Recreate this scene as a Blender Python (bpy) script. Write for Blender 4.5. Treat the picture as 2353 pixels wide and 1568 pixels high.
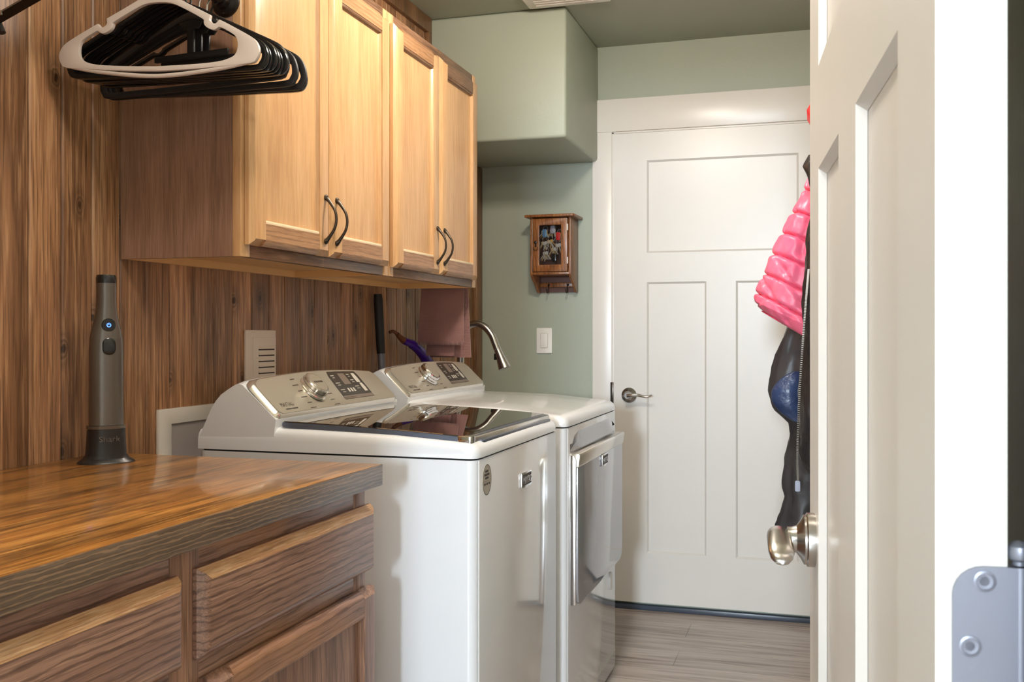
import bpy, bmesh, math, random
from mathutils import Vector, Matrix, noise
random.seed(7)
PI = math.pi
S = bpy.context.scene
for o in list(bpy.data.objects): bpy.data.objects.remove(o, do_unlink=True)
C = S.collection

# ---------------------------------------------------------------- camera, world, lights, exposure
F = 2290.0; W0, H0 = 2353.0, 1568.0; CAMH = 1.195
cd = bpy.data.cameras.new('camera'); cam = bpy.data.objects.new('camera', cd); C.objects.link(cam)
cam.location = (0, 0, CAMH); cam.rotation_euler = (PI/2, 0, math.atan(703.5/F))
cd.sensor_width = 36; cd.sensor_fit = 'HORIZONTAL'; cd.lens = F/W0*36
cd.shift_y = -16/W0; cd.clip_start = 0.02
cd.dof.use_dof = True; cd.dof.focus_distance = 2.2; cd.dof.aperture_fstop = 22
S.camera = cam
S.view_settings.view_transform = 'Standard'; S.view_settings.look = 'None'
S.view_settings.exposure = 0.08; S.view_settings.gamma = 1; S.view_settings.use_curve_mapping = False
wd = bpy.data.worlds.new('world'); S.world = wd; wd.use_nodes = True
wd.node_tree.nodes['Background'].inputs[0].default_value = (0.75, 0.87, 1, 1)
wd.node_tree.nodes['Background'].inputs[1].default_value = 1.0
S.cycles.max_bounces = 10; S.cycles.diffuse_bounces = 6; S.cycles.glossy_bounces = 5
S.cycles.sample_clamp_indirect = 6

def light(name, typ, loc, energy, col, size=.2, sizey=None, target=None, spread=None):
    d = bpy.data.lights.new(name, typ); d.energy = energy; d.color = col
    if typ == 'AREA':
        d.shape = 'RECTANGLE' if sizey else 'SQUARE'; d.size = size
        if sizey: d.size_y = sizey
        if spread: d.spread = spread
    else: d.shadow_soft_size = size
    o = bpy.data.objects.new(name, d); C.objects.link(o); o.location = loc
    if target is not None:
        o.rotation_euler = (Vector(target)-Vector(loc)).to_track_quat('-Z', 'Y').to_euler()
    return o
WARM = (1, .90, .79); COOL = (.74, .87, 1)
light('hall_window_light', 'AREA', (.06, -6.35, 1.86), 445, COOL, .6, .85, (-.1, 0, 1.3))
light('hall_ceiling_lamp_light', 'POINT', (-.70, -2.2, 2.26), 52, (1, .95, .89), .1)
light('room_lamp_far_light', 'POINT', (-.60, 2.50, 2.33), 47, WARM, .08)
light('room_lamp_near_light', 'POINT', (-.45, 1.15, 2.33), 31, WARM, .13)  # added fill for the planks and cabinet side, not a known lamp

# ---------------------------------------------------------------- materials
def nt(name):
    m = bpy.data.materials.new(name); m.use_nodes = True
    t = m.node_tree; b = t.nodes['Principled BSDF']
    return m, t, b
def sv(b, **k):
    for a, v in k.items():
        a = a.replace('_', ' ')
        if a in b.inputs:
            b.inputs[a].default_value = v if not isinstance(v, tuple) else (*v, 1)
def srgb(r, g, b):
    f = lambda c: (c/255/12.92) if c/255 <= .04045 else ((c/255+.055)/1.055)**2.4
    return (f(r), f(g), f(b))
def coords(t, scale=(1,1,1), kind='Object', rot=(0,0,0)):
    tc = t.nodes.new('ShaderNodeTexCoord'); mp = t.nodes.new('ShaderNodeMapping')
    mp.inputs['Scale'].default_value = scale; mp.inputs['Rotation'].default_value = rot
    t.links.new(tc.outputs[kind], mp.inputs['Vector']); return mp.outputs[0]
def noi(t, vec, scale, detail=3, rough=.55, dist=0):
    n = t.nodes.new('ShaderNodeTexNoise'); n.inputs['Scale'].default_value = scale
    n.inputs['Detail'].default_value = detail; n.inputs['Roughness'].default_value = rough
    n.inputs['Distortion'].default_value = dist; t.links.new(vec, n.inputs['Vector']); return n.outputs['Fac']
def ramp(t, fac, stops):
    r = t.nodes.new('ShaderNodeValToRGB'); e = r.color_ramp.elements
    while len(e) < len(stops): e.new(.5)
    for el, (p, c) in zip(e, stops): el.position = p; el.color = (*c, 1)
    t.links.new(fac, r.inputs[0]); return r.outputs[0]
def mix(t, a, b, fac, mode='MIX'):
    n = t.nodes.new('ShaderNodeMix'); n.data_type = 'RGBA'; n.blend_type = mode
    for v, s in ((a, 6), (b, 7)):
        if isinstance(v, tuple): n.inputs[s].default_value = (*v, 1)
        else: t.links.new(v, n.inputs[s])
    if isinstance(fac, (int, float)): n.inputs[0].default_value = fac
    else: t.links.new(fac, n.inputs[0])
    return n.outputs[2]
def math_(t, op, a, b=0.0):
    n = t.nodes.new('ShaderNodeMath'); n.operation = op
    for v, s in ((a, 0), (b, 1)):
        if isinstance(v, (int, float)): n.inputs[s].default_value = v
        else: t.links.new(v, n.inputs[s])
    return n.outputs[0]
def bump(t, b, h, strength=.2, dist=.002):
    n = t.nodes.new('ShaderNodeBump'); n.inputs['Strength'].default_value = strength
    n.inputs['Distance'].default_value = dist
    t.links.new(h, n.inputs['Height']); t.links.new(n.outputs[0], b.inputs['Normal'])
def plain(name, col, rough=.5, metal=0, nscale=0, nstr=.1, var=.04, **k):
    m, t, b = nt(name); sv(b, Roughness=rough, Metallic=metal, **k)
    f = noi(t, coords(t), 7, 3)
    c2 = tuple(max(0, x*(1-var*2)) for x in col)
    t.links.new(ramp(t, f, [(.3, c2), (.7, col)]), b.inputs['Base Color'])
    if nscale: bump(t, b, noi(t, coords(t), nscale, 4), nstr, .001)
    return m
def wood(name, stops, along='Z', grain=60, stretch=.04, rough=.45, knots=None, tone=False, tonelo=.6, tonehi=1.25,
         cathedral=0, bstr=.15, coat=0, cath_scale=9, cath_col=(.3,.2,.15), patch=None, pore=1.0):
    """stained timber: fine fibres stretched along one axis, broad rings, optional knots and per-board tone"""
    m, t, b = nt(name); sv(b, Roughness=rough, Coat_Weight=coat, Coat_Roughness=.12)
    sc = {'Z': (1,1,stretch), 'Y': (1,stretch,1), 'X': (stretch,1,1)}[along]
    if tone:   # shift pattern per board
        at = t.nodes.new('ShaderNodeAttribute'); at.attribute_name = 'tone'
        tc = t.nodes.new('ShaderNodeTexCoord'); ad = t.nodes.new('ShaderNodeVectorMath'); ad.operation = 'MULTIPLY_ADD'
        t.links.new(at.outputs['Color'], ad.inputs[0]); ad.inputs[1].default_value = (13, 17, 11)
        t.links.new(tc.outputs['Object'], ad.inputs[2]); base = ad.outputs[0]
        def cc(s):
            mp = t.nodes.new('ShaderNodeMapping'); mp.inputs['Scale'].default_value = s
            t.links.new(base, mp.inputs['Vector']); return mp.outputs[0]
    else:
        cc = lambda s: coords(t, s)
    fine = noi(t, cc(sc), grain*3, 4, .6)
    sc2 = tuple(s if s == 1 else s*2.2 for s in sc)
    broad = noi(t, cc(sc2), grain*.32, 4, .55, .6)
    f = math_(t, 'ADD', math_(t, 'MULTIPLY', fine, .42), math_(t, 'MULTIPLY', broad, .58))
    col = ramp(t, f, stops)
    pores = noi(t, cc(tuple(x if x == 1 else x*.55 for x in sc)), grain*9, 2, .5)
    pk = math_(t, 'MULTIPLY', ramp(t, pores, [(.36, (1,1,1)), (.48, (0,0,0))]), .55*pore)
    col = mix(t, col, tuple(x*.62 for x in stops[0][1]), pk)
    lk = math_(t, 'MULTIPLY', ramp(t, noi(t, cc(tuple(x if x == 1 else x*.8 for x in sc)), grain*5, 3, .6), [(.54, (0,0,0)), (.66, (1,1,1))]), .4*pore)
    col = mix(t, col, tuple(min(1, x*1.3) for x in stops[-1][1]), lk)
    if cathedral:
        w = t.nodes.new('ShaderNodeTexWave'); w.wave_type = 'BANDS'
        w.bands_direction = {'Z': 'DIAGONAL', 'Y': 'Z', 'X': 'Z'}[along]
        w.inputs['Scale'].default_value = cath_scale; w.inputs['Distortion'].default_value = 5.5
        w.inputs['Detail'].default_value = 3; w.inputs['Detail Scale'].default_value = 1.6
        w.inputs['Detail Roughness'].default_value = .65
        sc3 = {'Z': (1,1,.12), 'Y': (1,.16,1), 'X': (.16,1,1)}[along]
        t.links.new(cc(sc3), w.inputs['Vector'])
        g = ramp(t, w.outputs['Fac'], [(0, (1,1,1)), (.10, (.7,.7,.7)), (.3, (0,0,0))])
        col = mix(t, col, cath_col, math_(t, 'MULTIPLY', g, cathedral))
    if patch:
        col = mix(t, col, patch, math_(t, 'MULTIPLY', ramp(t, noi(t, cc(tuple(x if x == 1 else .35 for x in sc)), 5.5, 3), [(.5, (0,0,0)), (.68, (1,1,1))]), .6))
    if knots:
        v = t.nodes.new('ShaderNodeTexVoronoi'); v.feature = 'F1'; v.voronoi_dimensions = '2D'; v.inputs['Scale'].default_value = knots
        ks = {'Z': (1,1.0,.62), 'Y': (1,.36,1), 'X': (.36,1,1)}[along]
        sx = t.nodes.new('ShaderNodeSeparateXYZ'); t.links.new(cc(ks), sx.inputs[0]); cx_ = t.nodes.new('ShaderNodeCombineXYZ'); t.links.new(sx.outputs[1], cx_.inputs[0]); t.links.new(sx.outputs[2], cx_.inputs[1]); t.links.new(cx_.outputs[0], v.inputs['Vector'])
        d = math_(t, 'ADD', v.outputs['Distance'], math_(t, 'MULTIPLY', noi(t, cc((1,1,1)), 55, 3), .055))
        k = ramp(t, d, [(.05, (1,1,1)), (.065, (.35,.35,.35)), (.082, (.75,.75,.75)), (.10, (.2,.2,.2)), (.118, (.45,.45,.45)), (.2, (0,0,0))])
        col = mix(t, col, tuple(x*.5 for x in stops[0][1]), k)
    if tone:
        sep = t.nodes.new('ShaderNodeSeparateColor'); t.links.new(at.outputs['Color'], sep.inputs[0])
        mr = t.nodes.new('ShaderNodeMapRange'); t.links.new(sep.outputs[0], mr.inputs[0])
        mr.inputs[3].default_value = tonelo; mr.inputs[4].default_value = tonehi
        cr = t.nodes.new('ShaderNodeCombineColor')
        for i in range(3): t.links.new(mr.outputs[0], cr.inputs[i])
        col = mix(t, col, cr.outputs[0], 1.0, 'MULTIPLY')
    t.links.new(col, b.inputs['Base Color']); bump(t, b, fine, bstr, .0012)
    return m

M = {}
def paint(name, col, rough=.55, tex=.25):
    m, t, b = nt(name); sv(b, Roughness=rough)
    v = coords(t)
    t.links.new(ramp(t, noi(t, v, 2.2, 3), [(.3, tuple(x*.94 for x in col)), (.7, col)]), b.inputs['Base Color'])
    h = math_(t, 'ADD', noi(t, v, 14, 5, .6, .8), math_(t, 'MULTIPLY', noi(t, v, 90, 2), .25))
    bump(t, b, h, tex, .004); return m
M['sage'] = paint('sage_wall_paint', srgb(168, 174, 158), .5)
M['ceil'] = paint('sage_ceiling_paint', srgb(164, 168, 152), .6, .2)
M['hallwall'] = paint('hall_wall_paint', srgb(228, 226, 220), .7, .1)
M['white'] = plain('white_door_paint', srgb(221, 216, 210), .33, var=.01)
M['trimwhite'] = plain('white_trim_paint', srgb(228, 222, 215), .3, var=.01)
M['plank'] = wood('stained_plank_wood', [(.32, srgb(98,66,44)), (.43, srgb(144,102,70)), (.55, srgb(180,132,94)), (.68, srgb(212,168,126))],
                  'Z', 27, .05, .42, knots=5.4, tone=True, tonelo=.66, tonehi=1.25, cathedral=.26, cath_scale=15, cath_col=srgb(104,70,48))
M['plank2'] = wood('stained_trim_wood', [(.3, srgb(84,56,34)), (.55, srgb(132,94,62)), (.75, srgb(160,120,84))], 'Z', 42, .045, .45)
M['maple'] = wood('golden_maple', [(.3, srgb(182,136,94)), (.5, srgb(206,162,116)), (.7, srgb(220,180,136))], 'Z', 30, .08, .3, bstr=.05, pore=.3)
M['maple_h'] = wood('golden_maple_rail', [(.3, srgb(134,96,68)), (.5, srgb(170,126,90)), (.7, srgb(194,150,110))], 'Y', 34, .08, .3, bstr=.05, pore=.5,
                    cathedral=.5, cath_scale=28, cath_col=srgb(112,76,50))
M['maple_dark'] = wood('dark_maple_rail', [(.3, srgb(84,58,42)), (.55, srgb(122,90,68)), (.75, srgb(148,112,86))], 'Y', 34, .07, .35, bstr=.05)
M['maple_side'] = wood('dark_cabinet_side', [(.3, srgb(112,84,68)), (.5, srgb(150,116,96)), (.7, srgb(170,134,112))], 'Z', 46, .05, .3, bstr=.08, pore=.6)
M['bead_pale'] = plain('pale_sapwood_bead', srgb(244, 222, 186), .4)  # pale colour paints the light caught by the bottom rails' inner edge
M['maple_in'] = plain('cabinet_underside', srgb(236,190,132), .5, var=.03)
M['oak'] = wood('stained_oak', [(.3, srgb(116,86,74)), (.5, srgb(150,114,97)), (.72, srgb(178,140,118))], 'Y', 55, .03, .35,
                cathedral=.62, cath_scale=26, cath_col=srgb(76,52,44), patch=srgb(196,140,90))
M['oak_v'] = wood('stained_oak_upright', [(.3, srgb(112,82,68)), (.5, srgb(150,112,92)), (.72, srgb(178,138,112))], 'Z', 55, .03, .38,
                  cathedral=.4, cath_scale=22, cath_col=srgb(90,62,50))
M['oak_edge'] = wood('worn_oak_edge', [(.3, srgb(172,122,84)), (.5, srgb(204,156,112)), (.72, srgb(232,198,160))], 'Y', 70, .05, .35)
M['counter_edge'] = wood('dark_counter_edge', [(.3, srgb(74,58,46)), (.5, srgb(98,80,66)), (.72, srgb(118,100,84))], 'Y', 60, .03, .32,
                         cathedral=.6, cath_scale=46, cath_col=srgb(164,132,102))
# butcher block: staves along Y
m, t, b = nt('butcher_block'); sv(b, Roughness=.28, Coat_Weight=.6, Coat_Roughness=.1)
br = t.nodes.new('ShaderNodeTexBrick')
mp = coords(t, (1,1,1), rot=(0,0,PI/2)); t.links.new(mp, br.inputs['Vector'])
br.inputs['Scale'].default_value = 1; br.inputs['Brick Width'].default_value = .62; br.inputs['Row Height'].default_value = .046
br.inputs['Mortar Size'].default_value = .0004; br.inputs['Bias'].default_value = 0
br.inputs['Color1'].default_value = (*srgb(176,112,50), 1); br.inputs['Color2'].default_value = (*srgb(216,150,76), 1)
br.inputs['Mortar'].default_value = (*srgb(110,66,26), 1); br.offset = .37
n1 = noi(t, coords(t, (1,.07,1)), 34, 5, .6, .5); n2 = noi(t, coords(t, (1,.05,1)), 150, 3)
n3 = noi(t, coords(t, (1,.22,1)), 13, 3)
col = mix(t, br.outputs['Color'], srgb(104, 66, 28), ramp(t, n1, [(.38, (.9,.9,.9)), (.52, (.0,.0,.0))]))
col = mix(t, col, srgb(90, 58, 28), math_(t, 'MULTIPLY', ramp(t, n3, [(.38, (1,1,1)), (.5, (0,0,0))]), .55))
col = mix(t, col, srgb(240, 178, 96), math_(t, 'MULTIPLY', ramp(t, n2, [(.5, (0,0,0)), (.7, (1,1,1))]), .55))
n4 = noi(t, coords(t, (1,.02,1)), 420, 2)
col = mix(t, col, srgb(96, 58, 24), math_(t, 'MULTIPLY', ramp(t, n4, [(.36, (1,1,1)), (.47, (0,0,0))]), .55))
t.links.new(col, b.inputs['Base Color']); bump(t, b, n2, .06, .0006); M['butcher'] = m
# vinyl floor, boards along X
m, t, b = nt('vinyl_floor'); sv(b, Roughness=.38)
br = t.nodes.new('ShaderNodeTexBrick'); t.links.new(coords(t), br.inputs['Vector'])
br.inputs['Scale'].default_value = 1; br.inputs['Brick Width'].default_value = 1.22; br.inputs['Row Height'].default_value = .18
br.inputs['Mortar Size'].default_value = .0012; br.offset = .41
br.inputs['Color1'].default_value = (*srgb(178,166,158), 1); br.inputs['Color2'].default_value = (*srgb(198,186,178), 1)
br.inputs['Mortar'].default_value = (*srgb(84,74,70), 1)
n1 = noi(t, coords(t, (.06,1,1)), 40, 5, .6, .4); n2 = noi(t, coords(t, (.25,1,1)), 6, 3)
col = mix(t, br.outputs['Color'], srgb(118,102,94), math_(t, 'MULTIPLY', ramp(t, n1, [(.34,(1,1,1)), (.56,(0,0,0))]), .75))
col = mix(t, col, srgb(204,196,190), math_(t, 'MULTIPLY', ramp(t, n2, [(.5,(0,0,0)), (.7,(1,1,1))]), .45))
t.links.new(col, b.inputs['Base Color']); bump(t, b, n1, .08, .001); M['floor'] = m
M['appl'] = plain('white_enamel', srgb(226, 227, 230), .2, var=.005, Coat_Weight=.5, Coat_Roughness=.06)
M['applfront'] = plain('gloss_front_enamel', srgb(222, 220, 220), .12, var=.005, Coat_Weight=.6, Coat_Roughness=.05)
M['silver'] = plain('brushed_silver_panel', srgb(206, 196, 180), .3, .65, var=.02)
M['silverrim'] = plain('bright_silver_rim', srgb(225, 218, 208), .18, .8, var=.01)
M['chrome'] = plain('chrome', srgb(225, 225, 228), .07, 1, var=.01)
M['nickel'] = plain('brushed_nickel', srgb(188, 184, 180), .24, 1, var=.02)
M['steel'] = plain('dull_hinge_steel', srgb(132, 134, 146), .38, .5, var=.02)
M['darkglass'] = plain('dark_lid_glass', srgb(34, 30, 28), .03, 0, var=.01, Coat_Weight=1.0, Coat_Roughness=.02, Specular_IOR_Level=.9)
M['lidframe'] = plain('slate_lid_frame', srgb(92, 98, 112), .3, .3, var=.02)
M['doorgloss'] = plain('grey_mirror_gloss', srgb(168, 168, 174), .1, .55, var=.01)
M['dispglass'] = plain('dark_display_panel', srgb(64, 56, 50), .2, 0, var=.02)
M['lcd'] = plain('grey_lcd', srgb(122, 108, 98), .3)
M['keys'] = plain('pale_key_print', srgb(205, 198, 186), .4)
M['ink'] = plain('dark_ink', srgb(70, 60, 54), .5)
M['black'] = plain('black_plastic', srgb(24, 23, 24), .2, var=.02)
M['blackmatte'] = plain('black_flocked', srgb(26, 24, 26), .55, var=.02)
M['blackmetal'] = plain('black_metal', srgb(34, 28, 26), .32, .5, var=.02)
M['bronze'] = plain('dark_bronze', srgb(78, 70, 62), .28, .85, var=.03)
M['bronzetip'] = plain('worn_bronze', srgb(150, 132, 108), .3, .8, var=.03)
M['hangerw'] = plain('greige_hanger_plastic', srgb(208, 194, 186), .35, var=.01)
M['vac'] = plain('graphite_vacuum_shell', srgb(108, 101, 95), .27, .55, var=.03)
M['vacdark'] = plain('dark_vacuum_handle', srgb(40, 37, 37), .35, .2, var=.02)
M['plateW'] = plain('white_plate_plastic', srgb(240, 236, 230), .35, var=.01)
M['vent'] = plain('almond_vent_plastic', srgb(240, 226, 214), .45, var=.01)
M['recess'] = plain('grey_recess', srgb(176, 168, 166), .6, var=.03)
M['slot'] = plain('slot_shadow_brown', srgb(70, 58, 52), .7)
M['purple'] = plain('purple_plastic', srgb(70, 20, 150), .25, var=.05)
M['rust'] = plain('brown_rubber_tip', srgb(110, 62, 36), .5, var=.1)
M['red'] = plain('red_card', srgb(222, 20, 18), .5, var=.03)
M['rubber'] = plain('dark_threshold_vinyl', srgb(70, 78, 92), .3, var=.1)
M['threshwood'] = plain('dark_threshold_wood', srgb(62, 54, 50), .5, var=.1)
M['dark'] = plain('near_black_gap', srgb(20, 19, 18), .8)
M['walnut'] = wood('carved_sheesham', [(.3, srgb(92,52,26)), (.5, srgb(142,88,48)), (.7, srgb(176,118,70))], 'Z', 60, .1, .3, cathedral=.5, cath_scale=40, cath_col=srgb(66,36,18))
M['walnutback'] = plain('reddish_brown_back', srgb(104, 66, 54), .5, var=.08)
M['keysteel'] = plain('key_steel', srgb(206, 204, 200), .3, .35)
M['gold'] = plain('brass_key', srgb(206, 168, 100), .3, .4)
M['blueplastic'] = plain('blue_fob', srgb(96, 140, 180), .3)
M['pale'] = plain('pale_fob', srgb(170, 170, 185), .3)
m, t, b = nt('blue_led'); sv(b, Base_Color=(.02,.1,1)); b.inputs['Emission Color'].default_value = (.05,.15,1,1); b.inputs['Emission Strength'].default_value = 6; M['led'] = m
m, t, b = nt('lamp_diffuser'); sv(b, Base_Color=(.9,.85,.75)); b.inputs['Emission Color'].default_value = (1,.85,.65,1); b.inputs['Emission Strength'].default_value = 4; M['lamp'] = m
m, t, b = nt('window_glass'); sv(b, Base_Color=(1,1,1), Roughness=0); b.inputs['Transmission Weight'].default_value = 1; M['glass'] = m
m, t, b = nt('thin_door_glass'); sv(b, Base_Color=(.02,.02,.02), Roughness=.02, Alpha=.14, Specular_IOR_Level=.9); M['keyglass'] = m
def cloth(name, c1, c2, rough, scale, strength, sheen=0, waffle=0):
    m, t, b = nt(name); sv(b, Roughness=rough, Sheen_Weight=sheen)
    t.links.new(ramp(t, noi(t, coords(t), 5, 4), [(.3, c1), (.7, c2)]), b.inputs['Base Color'])
    if waffle:
        v = t.nodes.new('ShaderNodeTexVoronoi'); v.inputs['Scale'].default_value = waffle; v.inputs['Randomness'].default_value = .1
        t.links.new(coords(t, (1, .1, 1)), v.inputs['Vector']); bump(t, b, v.outputs['Distance'], .8, .002)
    else: bump(t, b, noi(t, coords(t), scale, 4), strength, .006)
    return m
M['towel'] = cloth('mauve_waffle_towel', srgb(136, 98, 96), srgb(158, 116, 110), .9, 60, .3, .3, 170)
M['pink'] = cloth('pink_nylon', srgb(236, 100, 136), srgb(242, 116, 142), .4, 30, .25)
M['magenta'] = cloth('magenta_nylon', srgb(214, 56, 138), srgb(226, 72, 140), .32, 28, .35)
M['leather'] = cloth('black_leather', srgb(34, 32, 34), srgb(52, 48, 48), .3, 14, .22)
M['nylon'] = cloth('black_nylon', srgb(38, 36, 40), srgb(60, 58, 60), .42, 18, .3)
M['navy'] = cloth('navy_lining', srgb(26, 38, 66), srgb(48, 66, 106), .3, 30, .6)

# ---------------------------------------------------------------- geometry helpers
def box(bm, x0, x1, y0, y1, z0, z1, rot=None, piv=None):
    vs = [bm.verts.new((x, y, z)) for x in (x0, x1) for y in (y0, y1) for z in (z0, z1)]
    for q in ((0,1,3,2), (4,6,7,5), (0,4,5,1), (2,3,7,6), (0,2,6,4), (1,5,7,3)): bm.faces.new([vs[i] for i in q])
    if rot is not None:
        bmesh.ops.rotate(bm, verts=vs, cent=piv or (0,0,0), matrix=rot)
    return vs
def prism(bm, pts, axis, a, b):
    """extrude a 2-D outline; axis names the extrusion direction, pts are the two other coordinates in order"""
    def P(u, v, w): return {'X': (w,u,v), 'Y': (u,w,v), 'Z': (u,v,w)}[axis]
    A = [bm.verts.new(P(u, v, a)) for u, v in pts]; B = [bm.verts.new(P(u, v, b)) for u, v in pts]
    n = len(pts); bm.faces.new(A); bm.faces.new(B[::-1])
    for i in range(n): bm.faces.new((A[i], B[i], B[(i+1)%n], A[(i+1)%n]))
    return A+B
def ring(bm, outer, inner, axis, a, b):
    """flat plate with a hole: outer and inner outlines of equal count"""
    def P(u, v, w): return {'X': (w,u,v), 'Y': (u,w,v), 'Z': (u,v,w)}[axis]
    V = [[bm.verts.new(P(u, v, w)) for u, v in L] for w in (a, b) for L in (outer, inner)]
    n = len(outer)
    for i in range(n):
        j = (i+1) % n
        bm.faces.new((V[0][i], V[0][j], V[1][j], V[1][i])); bm.faces.new((V[2][i], V[3][i], V[3][j], V[2][j]))
        bm.faces.new((V[0][i], V[2][i], V[2][j], V[0][j])); bm.faces.new((V[1][i], V[1][j], V[3][j], V[3][i]))
def rrect(x0, x1, y0, y1, r, n=5):
    out = []
    for cx, cy, a in ((x1-r, y1-r, 0), (x0+r, y1-r, 90), (x0+r, y0+r, 180), (x1-r, y0+r, 270)):
        for i in range(n+1):
            q = math.radians(a+90*i/n); out.append((cx+r*math.cos(q), cy+r*math.sin(q)))
    return out
def tube(bm, pts, rad, seg=12, cap=True, flat=None):
    pts = [Vector(p) for p in pts]; n = len(pts)
    if not isinstance(rad, (list, tuple)): rad = [rad]*n
    rings = []; prev = None
    for i, p in enumerate(pts):
        d = ((pts[min(i+1, n-1)]-p).normalized() + (p-pts[max(i-1, 0)]).normalized())
        if d.length < 1e-6: d = pts[min(i+1, n-1)]-pts[max(i-1, 0)]
        d.normalize()
        if prev is None:
            up = Vector((0,0,1)) if abs(d.z) < .9 else Vector((1,0,0)); u = d.cross(up).normalized()
        else: u = (prev - d*prev.dot(d)).normalized()
        prev = u; v = d.cross(u); f = flat or 1
        rings.append([bm.verts.new(p + (u*math.cos(2*PI*k/seg) + v*f*math.sin(2*PI*k/seg))*rad[i]) for k in range(seg)])
    for a, b in zip(rings, rings[1:]):
        for k in range(seg): bm.faces.new((a[k], a[(k+1)%seg], b[(k+1)%seg], b[k]))
    if cap: bm.faces.new(rings[0][::-1]); bm.faces.new(rings[-1])
def spline(pts, n=8):
    P = [Vector(p) for p in pts]; out = []
    for i in range(len(P)-1):
        p0, p1, p2, p3 = P[max(i-1,0)], P[i], P[i+1], P[min(i+2,len(P)-1)]
        for k in range(n):
            s = k/n
            out.append(.5*((2*p1)+(p2-p0)*s+(2*p0-5*p1+4*p2-p3)*s*s+(3*p1-p0-3*p2+p3)*s**3))
    out.append(P[-1]); return out
def lathe(bm, prof, origin, axis, seg=32):
    """prof: (radius, distance along axis)"""
    o = Vector(origin); d = Vector(axis).normalized()
    up = Vector((0,0,1)) if abs(d.z) < .9 else Vector((1,0,0)); u = d.cross(up).normalized(); v = d.cross(u)
    R = []
    for r, h in prof:
        if r < 1e-6: R.append([bm.verts.new(o+d*h)])
        else: R.append([bm.verts.new(o+d*h+(u*math.cos(2*PI*k/seg)+v*math.sin(2*PI*k/seg))*r) for k in range(seg)])
    for a, b in zip(R, R[1:]):
        for k in range(seg):
            j = (k+1) % seg
            if len(a) == 1 and len(b) == 1: continue
            if len(a) == 1: bm.faces.new((a[0], b[j], b[k]))
            elif len(b) == 1: bm.faces.new((a[k], a[j], b[0]))
            else: bm.faces.new((a[k], a[j], b[j], b[k]))
    if len(R[0]) > 1: bm.faces.new(R[0][::-1])
    if len(R[-1]) > 1: bm.faces.new(R[-1])
def loft(bm, sections, cap=True):
    R = [[bm.verts.new(p) for p in s] for s in sections]; n = len(R[0])
    for a, b in zip(R, R[1:]):
        for k in range(n): bm.faces.new((a[k], a[(k+1)%n], b[(k+1)%n], b[k]))
    if cap: bm.faces.new(R[0][::-1]); bm.faces.new(R[-1])
def bev(bm, w, seg=2, ang=30, edges=None):
    es = edges or [e for e in bm.edges if len(e.link_faces) == 2 and e.calc_face_angle(0) > math.radians(ang)]
    bmesh.ops.bevel(bm, geom=es, offset=w, segments=seg, profile=.5, affect='EDGES', clamp_overlap=True)
def obj(name, bm, mat, parent=None, ang=32, bevel=0, seg=2):
    bmesh.ops.recalc_face_normals(bm, faces=bm.faces)
    if bevel: bev(bm, bevel, seg)
    for f in bm.faces: f.smooth = True
    for e in bm.edges:
        if len(e.link_faces) == 2 and e.calc_face_angle(0) > math.radians(ang): e.smooth = False
    me = bpy.data.meshes.new(name); bm.to_mesh(me); bm.free()
    if isinstance(mat, str): mat = M[mat]
    me.materials.append(mat)
    o = bpy.data.objects.new(name, me); C.objects.link(o)
    if parent is not None:
        o.parent = parent; o.location = -Vector(parent_world(parent))
    return o
def parent_world(p):
    v = Vector((0,0,0))
    while p is not None: v += p.location; p = p.parent
    return v
def tag(o, label, cat, group=None):
    o['label'] = label; o['category'] = cat
    if group: o['group'] = group
    return o
def thing(name, label, cat, loc, group=None):
    o = bpy.data.objects.new(name, None); C.objects.link(o); o.location = loc; o.empty_display_size = .05
    return tag(o, label, cat, group)
def struct(name, bm, mat, **k):
    o = obj(name, bm, mat, **k); o['kind'] = 'structure'; return o
def NB(): return bmesh.new()
def bxo(name, dims, mat, parent=None, bevel=0, **k):
    bm = NB(); box(bm, *dims); return obj(name, bm, mat, parent, bevel=bevel, **k)
def text(name, s, size, mat, parent, origin, xdir, ydir, depth=.0004, squash=1.0, align='LEFT'):
    cu = bpy.data.curves.new(name, 'FONT'); cu.body = s; cu.size = size; cu.extrude = depth; cu.align_x = align; cu.resolution_u = 3
    tmp = bpy.data.objects.new(name, cu); C.objects.link(tmp)
    dg = bpy.context.evaluated_depsgraph_get(); me = bpy.data.meshes.new_from_object(tmp.evaluated_get(dg))
    bpy.data.objects.remove(tmp)
    X = Vector(xdir).normalized(); Y = Vector(ydir); Y = (Y-X*Y.dot(X)).normalized(); Z = X.cross(Y)
    for v in me.vertices:
        c = v.co.copy(); v.co = Vector(origin)+X*c.x*squash+Y*c.y+Z*c.z
    me.materials.clear(); me.materials.append(M[mat])
    o = bpy.data.objects.new(name, me); C.objects.link(o)
    if parent is not None: o.parent = parent; o.location = -parent_world(parent)
    return o

# ---------------------------------------------------------------- the room
XL, XR, YF, YN, CZ = -1.495, .165, 4.31, .54, 2.457
def slab(name, dims, mat): return struct(name, _b(dims), mat)
def _b(d):
    bm = NB(); box(bm, *d); return bm
slab('floor', (-2.0, 1.7, -6.6, 4.6, -.06, 0), 'floor')
slab('ceiling', (-2.0, 1.7, -6.6, 4.6, CZ, CZ+.06), 'ceil')
slab('wall_back', (XL-.12, XR+.12, YF, YF+.12, 0, CZ), 'sage')
slab('wall_right', (XR, XR+.1, .4, YF, 0, CZ), 'sage')
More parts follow.
